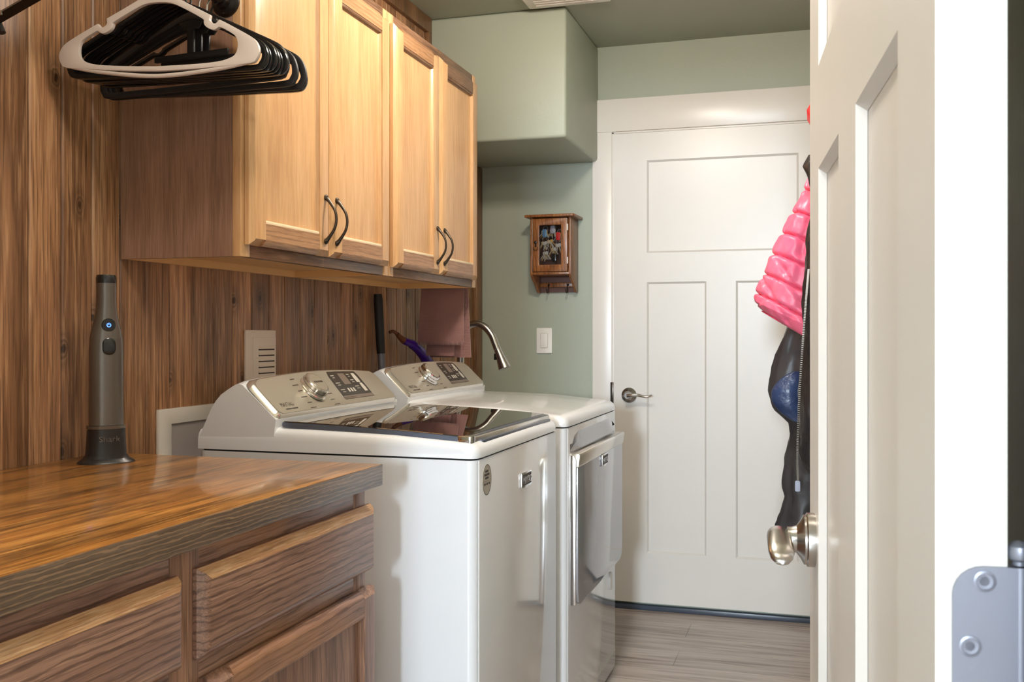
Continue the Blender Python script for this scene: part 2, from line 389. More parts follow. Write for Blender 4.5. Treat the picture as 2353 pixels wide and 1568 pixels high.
# plank clad wall: individual boards in one mesh
bm = NB(); ly = bm.verts.layers.float_color.new('tone')
yb = .54+.09*.0; y = 1.608-.09*12; i = 0
while y < YF-.001:
    y0, y1 = max(y, .541), min(y+.0898, YF)
    if y1 > y0+.004:
        tv = random.random(); i += 1
        if abs((y0+y1)/2-1.74) < .05: tv = .35
        vs = box(bm, XL-.02, XL, y0+.0013, y1-.0013, .0, CZ)
        es = set(e for v in vs for e in v.link_edges if abs(e.verts[0].co.x-XL) < 1e-5 and abs(e.verts[1].co.x-XL) < 1e-5 and abs(e.verts[0].co.z-e.verts[1].co.z) > 1)
        r = bmesh.ops.bevel(bm, geom=list(es), offset=.0035, segments=1, affect='EDGES')
        allv = set(v for v in vs if v.is_valid) | set(v for v in r['verts'])
        for v in allv: v[ly] = (tv, random.Random(i).random(), random.Random(i+50).random(), 1)
    y += .09
struct('wall_left', bm, 'plank')
slab('wall_left_backing', (XL-.14, XL-.021, .54, YF, 0, CZ), 'dark')
bm = NB(); box(bm, -2.0, -.735, .42, .54, 0, CZ); box(bm, .112, 1.7, .42, .5399, 0, CZ); box(bm, -.735, .112, .42, .54, 2.06, CZ)
struct('wall_front', bm, 'sage')
bm = NB(); prism(bm, [(3.72, 1.953), (YF-.001, 1.953), (YF-.001, CZ-.001), (3.72, CZ-.001)], 'X', XL+.001, -.926)
struct('wall_soffit', bm, 'sage', bevel=.012, seg=3)
# hall behind the camera
slab('wall_hall_left', (-1.9, -1.8, -6.5, .42, 0, CZ), 'hallwall')
slab('wall_hall_right', (1.5, 1.6, -6.5, .42, 0, CZ), 'hallwall')
bm = NB(); X0, X1, Z0, Z1 = -.40, .52, 1.20, 2.25
box(bm, -1.9, X0, -6.6, -6.5, 0, CZ); box(bm, X1, 1.6, -6.6, -6.5, 0, CZ); box(bm, X0, X1, -6.6, -6.5, 0, Z0); box(bm, X0, X1, -6.6, -6.5, Z1, CZ)
struct('wall_hall_back', bm, 'hallwall')
w = struct('window_1', (lambda bm: (ring(bm, [(X0,Z0),(X1,Z0),(X1,Z1),(X0,Z1)], [(X0+.05,Z0+.05),(X1-.05,Z0+.05),(X1-.05,Z1-.05),(X0+.05,Z1-.05)], 'Y', -6.58, -6.49), bm)[1])(NB()), 'trimwhite')

# door casings
def casing(name, x0, x1, w, zt, yface, d, head, mat='trimwhite'):
    bm = NB(); y0, y1 = yface-d, yface
    box(bm, x0-w, x0, y0, y1, 0, zt); box(bm, x1, x1+w, y0, y1, 0, zt)
    box(bm, x0-w, x1+w, y0-.004, y1, zt, zt+head)
    box(bm, x0-.0, x0+.010, y0+.004, y1, 0, zt-.001); box(bm, x0, x1, y0+.004, y1, zt-.009, zt)
    return struct(name, bm, mat, bevel=.0015)
casing('trim_1', -.862, .070, .086, 2.078, YF-.0005, .02, .142)
# jamb lining of the entry doorway and its casing
bm = NB(); box(bm, -.735, -.715, .41, .55, 0, 2.06); box(bm, .104, .112, .41, .55, 0, 2.06); box(bm, -.735, .112, .41, .55, 2.045, 2.065)
box(bm, -.81, -.72, .40, .419, 0, 2.13); box(bm, .105, .19, .40, .419, 0, 2.13); box(bm, -.81, .19, .40, .419, 2.06, 2.2)
struct('trim_2', bm, 'trimwhite')
# wooden crown and corner strips on the plank wall
bm = NB(); box(bm, XL, XL+.018, .55, 3.718, CZ-.062, CZ-.0005); box(bm, XL, XL+.018, 3.684, 3.7185, 2.0, CZ-.062)
struct('trim_3', bm, 'plank2', bevel=.002)
bm = NB(); box(bm, XL, XL+.012, 4.19, YF, 0, 1.95); box(bm, XL+.012, XL+.03, 4.235, YF-.0005, 0, 1.95)
struct('trim_4', bm, 'plank2', bevel=.002)
# threshold under the far door
bm = NB(); box(bm, -.86, .07, 4.285, YF+.02, 0, .022); th = struct('trim_5', bm, 'rubber', bevel=.004)

def panel_door(name, W, H, T, panels, mat='white', depth=.009):
    """door slab in local x (0..W), y (0..T), z: slab core + raised stiles and rails each side, bevelled into the sunk panels"""
    bm = NB(); box(bm, .0015, W-.0015, depth, T-depth, .0015, H-.0015)
    xs = sorted({0, W} | {p[0] for p in panels} | {p[1] for p in panels}); zs = sorted({0, H} | {p[2] for p in panels} | {p[3] for p in panels})
    inside = lambda x, z: any(p[0] < x < p[1] and p[2] < z < p[3] for p in panels)
    for side in (0, 1):
        yo = 0 if side == 0 else T; yi = depth if side == 0 else T-depth
        grid = {}
        def V(x, z):
            if (x, z) not in grid: grid[(x, z)] = bm.verts.new((x, yo, z))
            return grid[(x, z)]
        for i in range(len(xs)-1):
            for j in range(len(zs)-1):
                if not inside((xs[i]+xs[i+1])/2, (zs[j]+zs[j+1])/2):
                    bm.faces.new((V(xs[i], zs[j]), V(xs[i+1], zs[j]), V(xs[i+1], zs[j+1]), V(xs[i], zs[j+1])))
        s = depth*.9
        for a, b_, c, d in panels:
            o = [(a,c),(b_,c),(b_,d),(a,d)]; q = [(a+s,c+s),(b_-s,c+s),(b_-s,d-s),(a+s,d-s)]
            O = [bm.verts.new((x, yo, z)) for x, z in o]; I = [bm.verts.new((x, yi-(.0003 if side == 0 else -.0003), z)) for x, z in q]
            for k in range(4): bm.faces.new((O[k], O[(k+1)%4], I[(k+1)%4], I[k]))
    e = ((0,0),(W,0),(W,H),(0,H))
    for k in range(4):
        a, c = e[k], e[(k+1)%4]
        bm.faces.new([bm.verts.new((a[0], 0, a[1])), bm.verts.new((c[0], 0, c[1])), bm.verts.new((c[0], T, c[1])), bm.verts.new((a[0], T, a[1]))])
    bmesh.ops.remove_doubles(bm, verts=bm.verts, dist=.00005)
    o = obj(name, bm, mat); o['kind'] = 'structure'; return o
# far door (closed)
D2 = panel_door('door_2', .912, 2.032, .035, [(.145,.775,1.511,1.911), (.145,.399,.216,1.385), (.521,.775,.216,1.385)])
D2.location = (-.852, YF-.028, .034)
# dark reveal line round the far door
bm = NB()
for d in ((-.858,-.852,YF-.006,YF-.002,.02,2.074), (.060,.068,YF-.006,YF-.002,.02,2.074), (-.858,.068,YF-.006,YF-.002,2.066,2.074)): box(bm, *d)
o = struct('trim_6', bm, 'dark')
def lever(parent, base, out, along, flip=1, mat='nickel', curl=True):
    """round rose, neck and a wave lever; 'out' points away from the door, 'along' is where the lever points"""
    base, out, along = Vector(base), Vector(out).normalized(), Vector(along).normalized()
    bm = NB(); lathe(bm, [(.001,0),(.0325,0),(.033,.003),(.0325,.009),(.028,.013),(.0275,.015),(.018,.022),(.0135,.03),(.0125,.038),(.0125,.044)], base, out, 40)
    h = obj('door_handle', bm, mat, parent); Z = Vector((0,0,1))
    bm = NB(); n0 = base+out*.04
    tube(bm, [n0, n0+out*.016], [.0125, .012], 20)
    P = spline([n0+out*.012, n0+out*.014+along*.02+Z*.003, n0+out*.012+along*.045+Z*.004, n0+out*.008+along*.07-Z*.002, n0+out*.006+along*.09-Z*.001, n0+out*.006+along*.105+Z*.004], 6)
    tube(bm, P, [.0115-.0065*i/(len(P)-1) for i in range(len(P))], 14, flat=.75)
    obj('lever', bm, mat, h)
    return h
lever(D2, (-.783, YF-.028, .930), (0,-1,0), (1,0,0))
bxo('strike_latch', (-.866, -.852, YF-.031, YF-.024, .88, .985), 'bronze', D2, bevel=.001)

# entry door, standing open
A = Vector((-.010, 1.335, 0)); B = Vector((.0587, .565, 0)); DW = (A-B).length
D1 = panel_door('door_1', DW, 2.03, .035, [(.115,DW-.115,1.497,1.915), (.115,.3235,.235,1.377), (DW-.3235-.000,DW-.115,.235,1.377)])
ang = math.atan2(A.y-B.y, A.x-B.x)      # local x runs from the hinge to the free edge; local +y must point away from the camera side (-X)
D1.scale = (1, -1, 1); D1.location = (B.x, B.y, .012); D1.rotation_euler = (0, 0, ang)
me = D1.data                              # bake the mirrored transform into the mesh
Mx = Matrix.Translation((B.x, B.y, .012)) @ Matrix.Rotation(ang, 4, 'Z') @ Matrix.Diagonal((1,-1,1,1))
me.transform(Mx); me.flip_normals(); D1.location = (0,0,0); D1.rotation_euler = (0,0,0); D1.scale = (1,1,1)
dirD = (A-B).normalized(); nrm = Vector((-dirD.y, dirD.x, 0))    # outward on the visible face (towards -X)
hp = A-dirD*.066; hp.z = .944
bm = NB(); lathe(bm, [(.001,0),(.0325,0),(.0328,.003),(.0325,.009),(.0300,.0105),(.0300,.013),(.023,.0165),(.0165,.0215),(.0148,.027),(.0148,.032)], hp, nrm, 44)
lv = obj('door_handle', bm, 'nickel', D1)
bm = NB(); secs = []
for i, (al, dz, hw, ht) in enumerate([(-.013,.0,.012,.011),(-.012,.0,.0135,.0125),(.0,.001,.0142,.0132),(.016,.002,.0145,.0105),(.035,.001,.0150,.0075),(.052,-.001,.0150,.0062),(.066,-.004,.0148,.0060),(.076,-.008,.0128,.0055),(.082,-.011,.0085,.0045),(.084,-.012,.003,.002)]):
    c_ = hp+nrm*.0425-dirD*al+Vector((0,0,dz+.001)); secs.append([tuple(c_+nrm*hw*math.copysign(abs(math.cos(2*PI*k/24))**.8, math.cos(2*PI*k/24))+Vector((0,0,ht*math.sin(2*PI*k/24)))) for k in range(24)])
loft(bm, secs); obj('lever', bm, 'nickel', lv)
hp2 = hp-nrm*.035; 
bm = NB(); lathe(bm, [(.001,0),(.0325,0),(.033,.003),(.032,.009),(.02,.016),(.0125,.03)], hp2, -nrm, 32); obj('door_handle', bm, 'nickel', D1)
bxo('latch_plate', (A.x+.006, A.x+.03, A.y+.0025, A.y+.0045, .915, .972), 'nickel', D1)
# hinge leaf on the near edge of the entry door
ex = -nrm   # across the edge (towards +X)
def HP(u, z, d=0): p = B+ex*u-dirD*d; return (p.x, p.y, z)
def hinge(zt, nm='hinge'):
    zb = zt-.089; out = rrect(.008, .0435, zb, zt, .0155, 6)
    out = [(u, z) if u < .026 else (.0435, zt if z > (zb+zt)/2 else zb) for u, z in out if u < .0279 or abs(u-.0435) < .0003]  # square where the knuckle starts
    bm = NB(); a = [bm.verts.new(HP(u, z, .0002)) for u, z in out]; b_ = [bm.verts.new(HP(u, z, .0026)) for u, z in out]
    n = len(out); bm.faces.new(a); bm.faces.new(b_[::-1])
    for k in range(n): bm.faces.new((a[k], b_[k], b_[(k+1)%n], a[(k+1)%n]))
    h = obj(nm, bm, 'steel', D1)
    for u, z in ((.0235, zt-.0075), (.0165, zt-.0415), (.0235, zb+.0085)):
        bm = NB(); lathe(bm, [(.0052,.0),(.0056,.0006),(.0044,.0009),(.0042,.0002),(.0024,.0001),(.0022,-.0014),(0,-.0016)], HP(u, z, .0026), -dirD, 24); obj('screw', bm, 'steel', h)
    bm = NB(); kc = B+ex*.0385+dirD*.0035
    lathe(bm, [(.0062,0),(.0062,.089)], (kc.x+.003, kc.y, zb), (0,0,1), 20); obj('knuckle', bm, 'steel', h)
    bm = NB(); lathe(bm, [(.0,0),(.0035,.0),(.0035,.002),(.0055,.0035),(.0062,.0065),(.0055,.0098),(.003,.0122),(0,.013)], (kc.x+.003, kc.y, zt+.0005), (0,0,1), 20)
    obj('pin_tip', bm, 'steel', h)
hinge(1.0745); hinge(1.86); hinge(.27)

# ---------------------------------------------------------------- ceiling lamps, added fill dome and vent
def dome(name, x, y, label):
    t = thing(name, label, 'ceiling light', (x, y, CZ))
    bm = NB(); lathe(bm, [(.15,0),(.155,.01),(.15,.025),(.12,.03)], (x,y,CZ-.0005), (0,0,-1), 40); obj('lamp_base', bm, 'nickel', t)
    bm = NB(); lathe(bm, [(.135,.02),(.13,.045),(.105,.068),(.06,.082),(0,.086)], (x,y,CZ-.0005), (0,0,-1), 40); obj('lamp_shade', bm, 'lamp', t)
dome('ceiling_lamp', -.60, 2.50, 'round flush ceiling lamp above the washer and dryer aisle')
dome('ceiling_lamp', -.45, 1.15, 'round flush ceiling lamp inside the entry door')  # unseen dome added to hold the near fill light
dome('ceiling_lamp', -.70, -2.2, 'round flush ceiling lamp in the hallway')
t = thing('ceiling_vent', 'white ceiling vent cover just in front of the sage soffit', 'vent', (-.9, 3.6, CZ))
bm = NB(); prism(bm, rrect(-1.056, -.74, 3.50, 3.672, .008), 'Z', CZ-.018, CZ-.0005); obj('vent_frame', bm, 'trimwhite', t, bevel=.004)
for k in range(5): bxo('vent_slat', (-1.02, -.78, 3.53+k*.024, 3.542+k*.024, CZ-.022, CZ-.017), 'trimwhite', t)

# ---------------------------------------------------------------- wall cabinets
CX0, CXF, CZB, CZT = XL+.001, -1.187, 1.363, 2.126
def shaker(parent, y0, y1, z0, z1, xf, th=.019, st=.056, stv='maple', rail='maple_h', pan='maple', name='cabinet_door', top=None, bevelw=.016):
    """five-piece door facing +X: bevelled outer edge, stiles, rails, sunk panel"""
    xb = xf-th; rl = .05
    bm = NB(); P = [(y0+st, z0+rl), (y1-st, z0+rl), (y1-st, z1-rl), (y0+st, z1-rl)]; s = .008
    Q = [(y0+st+s, z0+rl+s), (y1-st-s, z0+rl+s), (y1-st-s, z1-rl-s), (y0+st+s, z1-rl-s)]
    O = [bm.verts.new((xf-.003, *p)) for p in P]; O2 = [bm.verts.new((xf-.009, y+(.0045 if y < (y0+y1)/2 else -.0045), z+(.0045 if z < (z0+z1)/2 else -.0045))) for y, z in P]; I = [bm.verts.new((xf-.011, *p)) for p in Q]
    for k in range(4):
        bm.faces.new((O[k], O[(k+1)%4], O2[(k+1)%4], O2[k])); bm.faces.new((O2[k], O2[(k+1)%4], I[(k+1)%4], I[k]))
    bm.faces.new(I); Bk = [bm.verts.new((xb+.004, *p)) for p in P]; bm.faces.new(Bk)
    for k in range(4): bm.faces.new((O[k], O[(k+1)%4], Bk[(k+1)%4], Bk[k]))
    d = obj(name, bm, pan, parent, ang=20)
    for a, b_, lo in ((y0, y0+st, 1), (y1-st, y1, 0)):
        # outer long edge carries a stepped moulding profile
        o = [(a, 0), (a, .010), (a+.006, .0145), (a+.012, .0185), (a+.014, th), (b_, th), (b_, 0)]
        if not lo: o = [(a+b_-u, v) for u, v in o]
        bm = NB(); prism(bm, [(xb+v, u) for u, v in o], 'Z', z0, z1)
        for v in bm.verts:   # the same moulding runs round the ends
            e = min(v.co.z-z0, z1-v.co.z); h_ = v.co.x-xb
            if h_ > .010: v.co.z += (1 if v.co.z < (z0+z1)/2 else -1)*(.014 if h_ > .0187 else (.010 if h_ > .018 else .005))
        obj('stile', bm, stv, d, bevel=0)
    for bot in (1, 0):
        zz = z0 if bot else z1-rl; o = [(xb, zz), (xb+.010, zz), (xb+.0145, zz+.006), (xb+.0185, zz+.012), (xf-.0003, zz+.014), (xf-.0003, zz+rl), (xb, zz+rl)]
        if not bot: o = [(x, 2*zz+rl-z) for x, z in o]
        bm = NB(); prism(bm, [(x, z) for x, z in o], 'Y', y0+st+.0001, y1-st-.0001)
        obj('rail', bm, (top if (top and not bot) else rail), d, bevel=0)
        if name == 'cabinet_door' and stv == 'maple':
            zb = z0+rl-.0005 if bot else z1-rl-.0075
            bxo('bead', (xf-.010, xf-.0012, y0+st+.001, y1-st-.001, zb, zb+.008), 'bead_pale' if bot else 'maple_dark', d, bevel=.002)  # added strip: paints catch-light on the bottom rail, shade under the top rail
    return d
def pull(parent, y, z0, z1, xf):
    bm = NB(); pts = spline([(xf+.004, y, z0+.006), (xf+.014, y, z0+.018), (xf+.026, y, (z0*.68+z1*.32)), (xf+.030, y, (z0+z1)/2), (xf+.026, y, (z0*.32+z1*.68)), (xf+.014, y, z1-.018), (xf+.004, y, z1-.006)], 5)
    n = len(pts); tube(bm, pts, [.0034+.0026*abs(2*i/(n-1)-1)**3 for i in range(n)], 12)
    for zz in (z0, z1):
        s = 1 if zz == z0 else -1
        lathe(bm, [(.0,0),(.0075,0),(.0075,.003),(.005,.006),(0,.007)], (xf, y, zz+s*.004), (1,0,0), 16)
    h = obj('handle', bm, 'bronze', parent)
    return h
def upper(y0, y1, doors, label, first):
    t = thing('wall_cabinet', label, 'cabinet', (CX0, (y0+y1)/2, CZB), 'stained maple wall cabinets')
    th = .015
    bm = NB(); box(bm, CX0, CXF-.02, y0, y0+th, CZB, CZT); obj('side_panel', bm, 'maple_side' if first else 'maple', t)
    bm = NB(); box(bm, CX0, CXF-.02, y1-th, y1, CZB, CZT); obj('side_panel', bm, 'maple_in', t)
    bm = NB(); box(bm, CX0, CXF-.02, y0+th, y1-th, CZB+.018, CZB+.03); box(bm, CX0, CX0+.016, y0+th, y1-th, CZB, CZT)
    box(bm, CX0+.016, CXF-.02, y0+th, y1-th, CZT-.015, CZT)
    obj('carcass', bm, 'maple_in', t)
    for a in (y0, y1-.036): bxo('frame_stile', (CXF-.02, CXF, a, a+.036, CZB, CZT), 'maple', t, bevel=.001)
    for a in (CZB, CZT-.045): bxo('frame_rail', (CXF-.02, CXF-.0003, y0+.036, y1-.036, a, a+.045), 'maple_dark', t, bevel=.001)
    for k, (a, b_, topm) in enumerate(doors):
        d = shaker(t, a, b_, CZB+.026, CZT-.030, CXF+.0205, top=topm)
        yy = b_-.028 if k == 0 else a+.024
        pull(d, yy, CZB+.058, CZB+.174, CXF+.0205)
    return t
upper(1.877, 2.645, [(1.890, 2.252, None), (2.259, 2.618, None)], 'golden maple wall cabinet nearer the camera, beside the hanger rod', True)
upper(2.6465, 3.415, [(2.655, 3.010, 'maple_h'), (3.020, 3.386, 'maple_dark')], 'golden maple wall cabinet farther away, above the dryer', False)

# ---------------------------------------------------------------- base cabinet and butcher block counter
BXF = -.868
t = thing('base_cabinet', 'stained oak base cabinet with drawers under the wooden counter', 'cabinet', (-1.18, 1.2, 0))
bm = NB(); box(bm, XL+.001, BXF-.02, .56, 1.822, .10, .892); box(bm, XL+.001, BXF-.09, .56, 1.822, 0, .10); obj('carcass', bm, 'oak_v', t)
for y0, y1 in ((.56,.61), (1.192,1.262), (1.772,1.822)): bxo('frame_stile', (BXF-.02, BXF, y0, y1, .10, .892), 'oak_v', t, bevel=.001)
for y0, y1 in ((.61,1.192), (1.262,1.772)):
    for z0, z1 in ((.842,.8918), (.66,.735), (.10,.14)): bxo('frame_rail', (BXF-.02, BXF-.0004, y0, y1, z0, z1), 'oak', t, bevel=.001)
bm = NB(); box(bm, BXF-.02, BXF-.012, .6, 1.8, .12, .86); obj('frame_back', bm, 'dark', t)
def drawer(y0, y1, z0, z1):
    xf = BXF+.022; bv = .017
    bm = NB(); O = [(y0,z0),(y1,z0),(y1,z1),(y0,z1)]
    L = [(BXF+.0005, 0), (BXF+.007, 0), (BXF+.012, .0035), (BXF+.0165, .0065), (BXF+.0195, .0105), (xf, bv)]
    V = [[bm.verts.new((x, y+(s if y == y0 else -s), z+(s if z == z0 else -s))) for y, z in O] for x, s in L]
    for a, b_ in zip(V, V[1:]):
        for k in range(4): bm.faces.new((a[k], a[(k+1)%4], b_[(k+1)%4], b_[k]))
    bm.faces.new(V[0][::-1]); bm.faces.new(V[-1])
    d = obj('drawer', bm, 'oak', t, ang=25)
    bm = NB()   # paler top edge of the drawer front
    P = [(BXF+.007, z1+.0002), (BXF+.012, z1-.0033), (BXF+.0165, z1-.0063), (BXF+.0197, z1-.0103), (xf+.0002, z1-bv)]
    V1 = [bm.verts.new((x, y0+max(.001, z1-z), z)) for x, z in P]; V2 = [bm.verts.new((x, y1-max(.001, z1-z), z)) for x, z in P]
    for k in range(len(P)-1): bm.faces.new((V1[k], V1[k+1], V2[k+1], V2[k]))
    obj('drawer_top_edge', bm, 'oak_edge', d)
drawer(1.246, 1.832, .722, .854); drawer(.617, 1.203, .722, .854)
d = shaker(t, 1.262, 1.834, .12, .691, BXF+.022, st=.058, stv='oak_v', rail='oak', pan='oak_v')
d = shaker(t, .617, 1.190, .12, .691, BXF+.022, st=.058, stv='oak_v', rail='oak', pan='oak_v')
t = thing('countertop', 'glossy orange-brown butcher block countertop with a dark front edge', 'countertop', (-1.16, 1.2, .893))
bm = NB(); box(bm, XL+.001, -.838, .545, 1.830, .8935, .935); obj('counter_slab', bm, 'butcher', t, bevel=.001)
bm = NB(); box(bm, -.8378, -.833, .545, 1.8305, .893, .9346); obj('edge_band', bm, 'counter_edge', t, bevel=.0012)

# ---------------------------------------------------------------- clothes rod, bracket, hangers
RX, RZ = -1.222, 1.912
t = thing('closet_rod', 'black closet rod running from the cabinet side towards the entry', 'rod', (RX, 1.2, RZ))
bm = NB(); tube(bm, [(RX, .545, RZ), (RX, 1.874, RZ)], .0125, 20); obj('rod', bm, 'blackmetal', t)
for yy, dy in ((1.8765, -1), (.5415, 1)):
    bm = NB(); lathe(bm, [(0,0),(.033,0),(.033,.004),(.029,.010),(.019,.014),(.017,.024),(.0126,.026)], (RX, yy, RZ), (0,dy,0), 36); f = obj('flange', bm, 'blackmetal', t)
    for a in (-PI/2, PI/6, 5*PI/6):
        bm = NB(); lathe(bm, [(.0035,0),(.0028,.0015),(0,.002)], (RX+.0255*math.cos(a), yy+dy*.0095, RZ+.0255*math.sin(a)), (0,dy,0), 12); obj('screw', bm, 'bronze', f)
t = thing('rod_bracket', 'black metal bracket bracing the rod against the plank wall', 'bracket', (XL, 1.40, 1.75))
bm = NB(); tube(bm, [(XL+.004, 1.405, 1.705), (-1.245, 1.405, 1.796)], .0105, 4); tube(bm, [(-1.245, 1.405, 1.796), (-1.245, 1.405, 1.895)], .008, 8)
box(bm, XL+.0005, XL+.006, 1.39, 1.42, 1.66, 1.98)
tube(bm, spline([(-1.243,1.405,1.895),(-1.238,1.405,1.885),(-1.222,1.405,1.892),(-1.206,1.405,1.902)], 5), .005, 8)
obj('brace', bm, 'blackmetal', t)
bm = NB(); lathe(bm, [(.0045,0),(.0045,.002),(.003,.003),(0,.0035)], (-1.360, 1.3975, 1.7545), (0,-1,0), 16); obj('screw', bm, 'nickel', t)
bm = NB(); tube(bm, spline([(-1.380,1.405,1.748),(-1.372,1.405,1.738),(-1.364,1.405,1.722)], 6), .006, 10); obj('end_tab', bm, 'black', t)

def hanger_plate(kind):
    """outline of one half in (x, z) relative to the rod centre; mirrored"""
    if kind == 'notched':
        O = [(0,-.058),(.03,-.066),(.075,-.088),(.108,-.104),(.112,-.107),(.111,-.115),(.116,-.121),(.124,-.123),(.130,-.118),(.135,-.117),(.175,-.137),(.202,-.152),(.213,-.164),(.217,-.178),(.212,-.192),(.20,-.200),(.14,-.205),(.07,-.209),(0,-.211)]
        I = [(0,-.078),(.03,-.081),(.068,-.098),(.096,-.113),(.099,-.117),(.100,-.124),(.108,-.131),(.12,-.135),(.128,-.132),(.134,-.130),(.158,-.142),(.168,-.150),(.172,-.160),(.172,-.172),(.168,-.182),(.158,-.189),(.13,-.196),(.07,-.200),(0,-.202)]
    elif kind == 'thin':
        O = [(0,-.056),(.03,-.068),(.08,-.094),(.105,-.107),(.110,-.110),(.112,-.114),(.118,-.119),(.124,-.120),(.130,-.118),(.135,-.119),(.18,-.142),(.207,-.158),(.218,-.172),(.222,-.19),(.216,-.206),(.20,-.213),(.14,-.214),(.07,-.215),(0,-.215)]
        I = [(0,-.068),(.03,-.078),(.078,-.103),(.1,-.115),(.104,-.119),(.107,-.122),(.116,-.128),(.124,-.129),(.130,-.127),(.134,-.128),(.176,-.150),(.198,-.163),(.207,-.175),(.209,-.188),(.204,-.198),(.194,-.203),(.14,-.204),(.07,-.205),(0,-.205)]
    else:
        O = [(0,-.05),(.03,-.06),(.07,-.08),(.1,-.094),(.11,-.099),(.12,-.104),(.13,-.109),(.14,-.114),(.15,-.119),(.16,-.124),(.19,-.139),(.212,-.152),(.226,-.170),(.232,-.195),(.226,-.212),(.212,-.221),(.14,-.222),(.07,-.223),(0,-.223)]
        I = [(0,-.078),(.03,-.084),(.07,-.098),(.1,-.110),(.11,-.115),(.12,-.120),(.13,-.124),(.14,-.129),(.15,-.134),(.16,-.139),(.188,-.152),(.206,-.162),(.216,-.175),(.219,-.193),(.215,-.203),(.204,-.209),(.14,-.210),(.07,-.211),(0,-.211)]
    sm = lambda L: [(p.x, p.y) for p in spline([(x, z, 0) for x, z in L], 3)]
    mir = lambda L: L+[(-x, z) for x, z in L[-2:0:-1]]
    return mir(sm(O)), mir(sm(I))
HANG = {}
def make_hanger(kind, body, hookmat, label, group):
    t = thing('clothes_hanger', label, 'hanger', (0,0,0), group)
    O, I = hanger_plate(kind); th = .0045 if kind == 'notched' else .004
    bm = NB(); ring(bm, O, I, 'Y', -th, th); obj('frame', bm, body, t, bevel=.0018, seg=2)
    if kind == 'notched':   # second, bowed lower bar and stiffening rib
        bm = NB(); tube(bm, spline([(-.19,0,-.198),(-.12,0,-.210),(0,0,-.220),(.12,0,-.210),(.19,0,-.198)], 8), .0042, 10); obj('lower_bar', bm, body, t)
    if kind == 'flat':
        bm = NB(); box(bm, -.09, .09, -.0035, .0035, -.158, -.146); prism(bm, [(-.035,-.075),(.035,-.075),(.018,-.098),(-.018,-.098)], 'Y', -.0025, .0025); box(bm, -.008, .008, -.003, .003, -.150, -.095); obj('crossbar', bm, body, t, bevel=.001)
    hk = NB(); R = .019
    P = [(0,0,-.062),(0,0,-.035)]+[(R*math.cos(a), 0, R*math.sin(a)-.0045) for a in [math.radians(-70+i*20) for i in range(14)]]
    tube(hk, spline([(0,0,-.062),(0,0,-.036)]+P[2:], 3), .0021, 10); obj('hook', hk, hookmat, t)
    return t
def dup(root, label=None):
    r = root.copy(); C.objects.link(r)
    if label: r['label'] = label
    for ch in root.children:
        c = ch.copy(); C.objects.link(c); c.parent = r
    return r
G = 'clothes hangers on the black rod'
h = make_hanger('notched', 'hangerw', 'hangerw', 'pale greige plastic hanger with strap notches, frontmost on the rod', G)
h.location = (RX+.003, 1.648, RZ+.004); h.rotation_euler = (0, math.radians(2.2), math.radians(4))
h0 = make_hanger('thin', 'black', 'black', 'glossy black plastic hanger directly behind the pale one', G)
ORD = ['first', 'second', 'third', 'fourth', 'fifth', 'sixth']
for k in range(6):
    q = h0 if k == 0 else dup(h0, ORD[k]+' glossy black plastic hanger counted back from the pale one')
    q.location = (RX+.004+.002*k, 1.668+.0125*k, RZ+.0045); q.rotation_euler = (0, math.radians(1.2+.5*math.sin(k*2.1)), math.radians(3-.6*k))
f0 = make_hanger('flat', 'blackmatte', 'chrome', 'wide matte black hanger with crossbar and silver hook, first behind the glossy ones', G)
lab = ['', 'wide matte black hanger with silver hook, middle one of its kind', 'wide matte black hanger with silver hook, closest of its kind to the cabinet']
for k in range(3):
    q = f0 if k == 0 else dup(f0, lab[k])
    q.location = (RX-.006+.005*k, 1.757+.022*k, RZ+.0045-.003*(k == 1)); q.rotation_euler = (0, math.radians(-.6+.9*k), math.radians(-3+2.5*k))
q = dup(h0, 'glossy black plastic hanger last on the rod, poking out furthest right')
q.location = (RX-.012, 1.838, RZ+.0045); q.rotation_euler = (0, math.radians(1.0), math.radians(5))

# ---------------------------------------------------------------- hand vacuum in its dock
VX, VY = -1.380, 1.690
def sect(cx, cy, z, rx, ry, n=28, p=2.4):
    out = []
    for k in range(n):
        a = 2*PI*k/n; c_, s_ = math.cos(a), math.sin(a)
        out.append((cx+rx*math.copysign(abs(c_)**(2/p), c_), cy+ry*math.copysign(abs(s_)**(2/p), s_), z))
    return out
t = thing('vacuum_dock', 'low black charging dock on the counter holding the slim hand vacuum', 'charging dock', (VX, VY, .935))
yaw = Matrix.Rotation(math.radians(-38), 4, 'Z')   # the face looks towards the camera
def turn(secs): return [[tuple(Vector((VX, VY, 0))+yaw.to_3x3() @ Vector((p[0]-VX, p[1]-VY, 0))+Vector((0,0,p[2]))) for p in s] for s in secs]
# local x is depth here, so widths go into ry
bm = NB(); loft(bm, turn([sect(VX,VY,.9355,.038,.056), sect(VX,VY,.9375,.037,.055), sect(VX,VY,.944,.030,.0445), sect(VX,VY,.952,.0285,.0390), sect(VX,VY,.985,.0275,.0372), sect(VX,VY,1.008,.0268,.0360)]))
obj('dock_body', bm, 'vacdark', t)
bm = NB(); loft(bm, turn([sect(VX,VY,1.004,.0275,.0370), sect(VX,VY,1.010,.028,.0374), sect(VX,VY,1.0105,.025,.034)])); obj('dock_rim', bm, 'vac', t)
fd = (yaw.to_3x3() @ Vector((1,0,0))); sd = (yaw.to_3x3() @ Vector((0,1,0)))
text('lettering', 'Shark', .016, 'vac', t, Vector((VX,VY,.983))+fd*.0278-sd*.0-Vector((0,0,.004)), sd, (0,0,1), .0006, 1.15, 'CENTER')
t = thing('hand_vacuum', 'slim graphite cordless hand vacuum standing upright in its dock', 'vacuum', (VX, VY, 1.008))
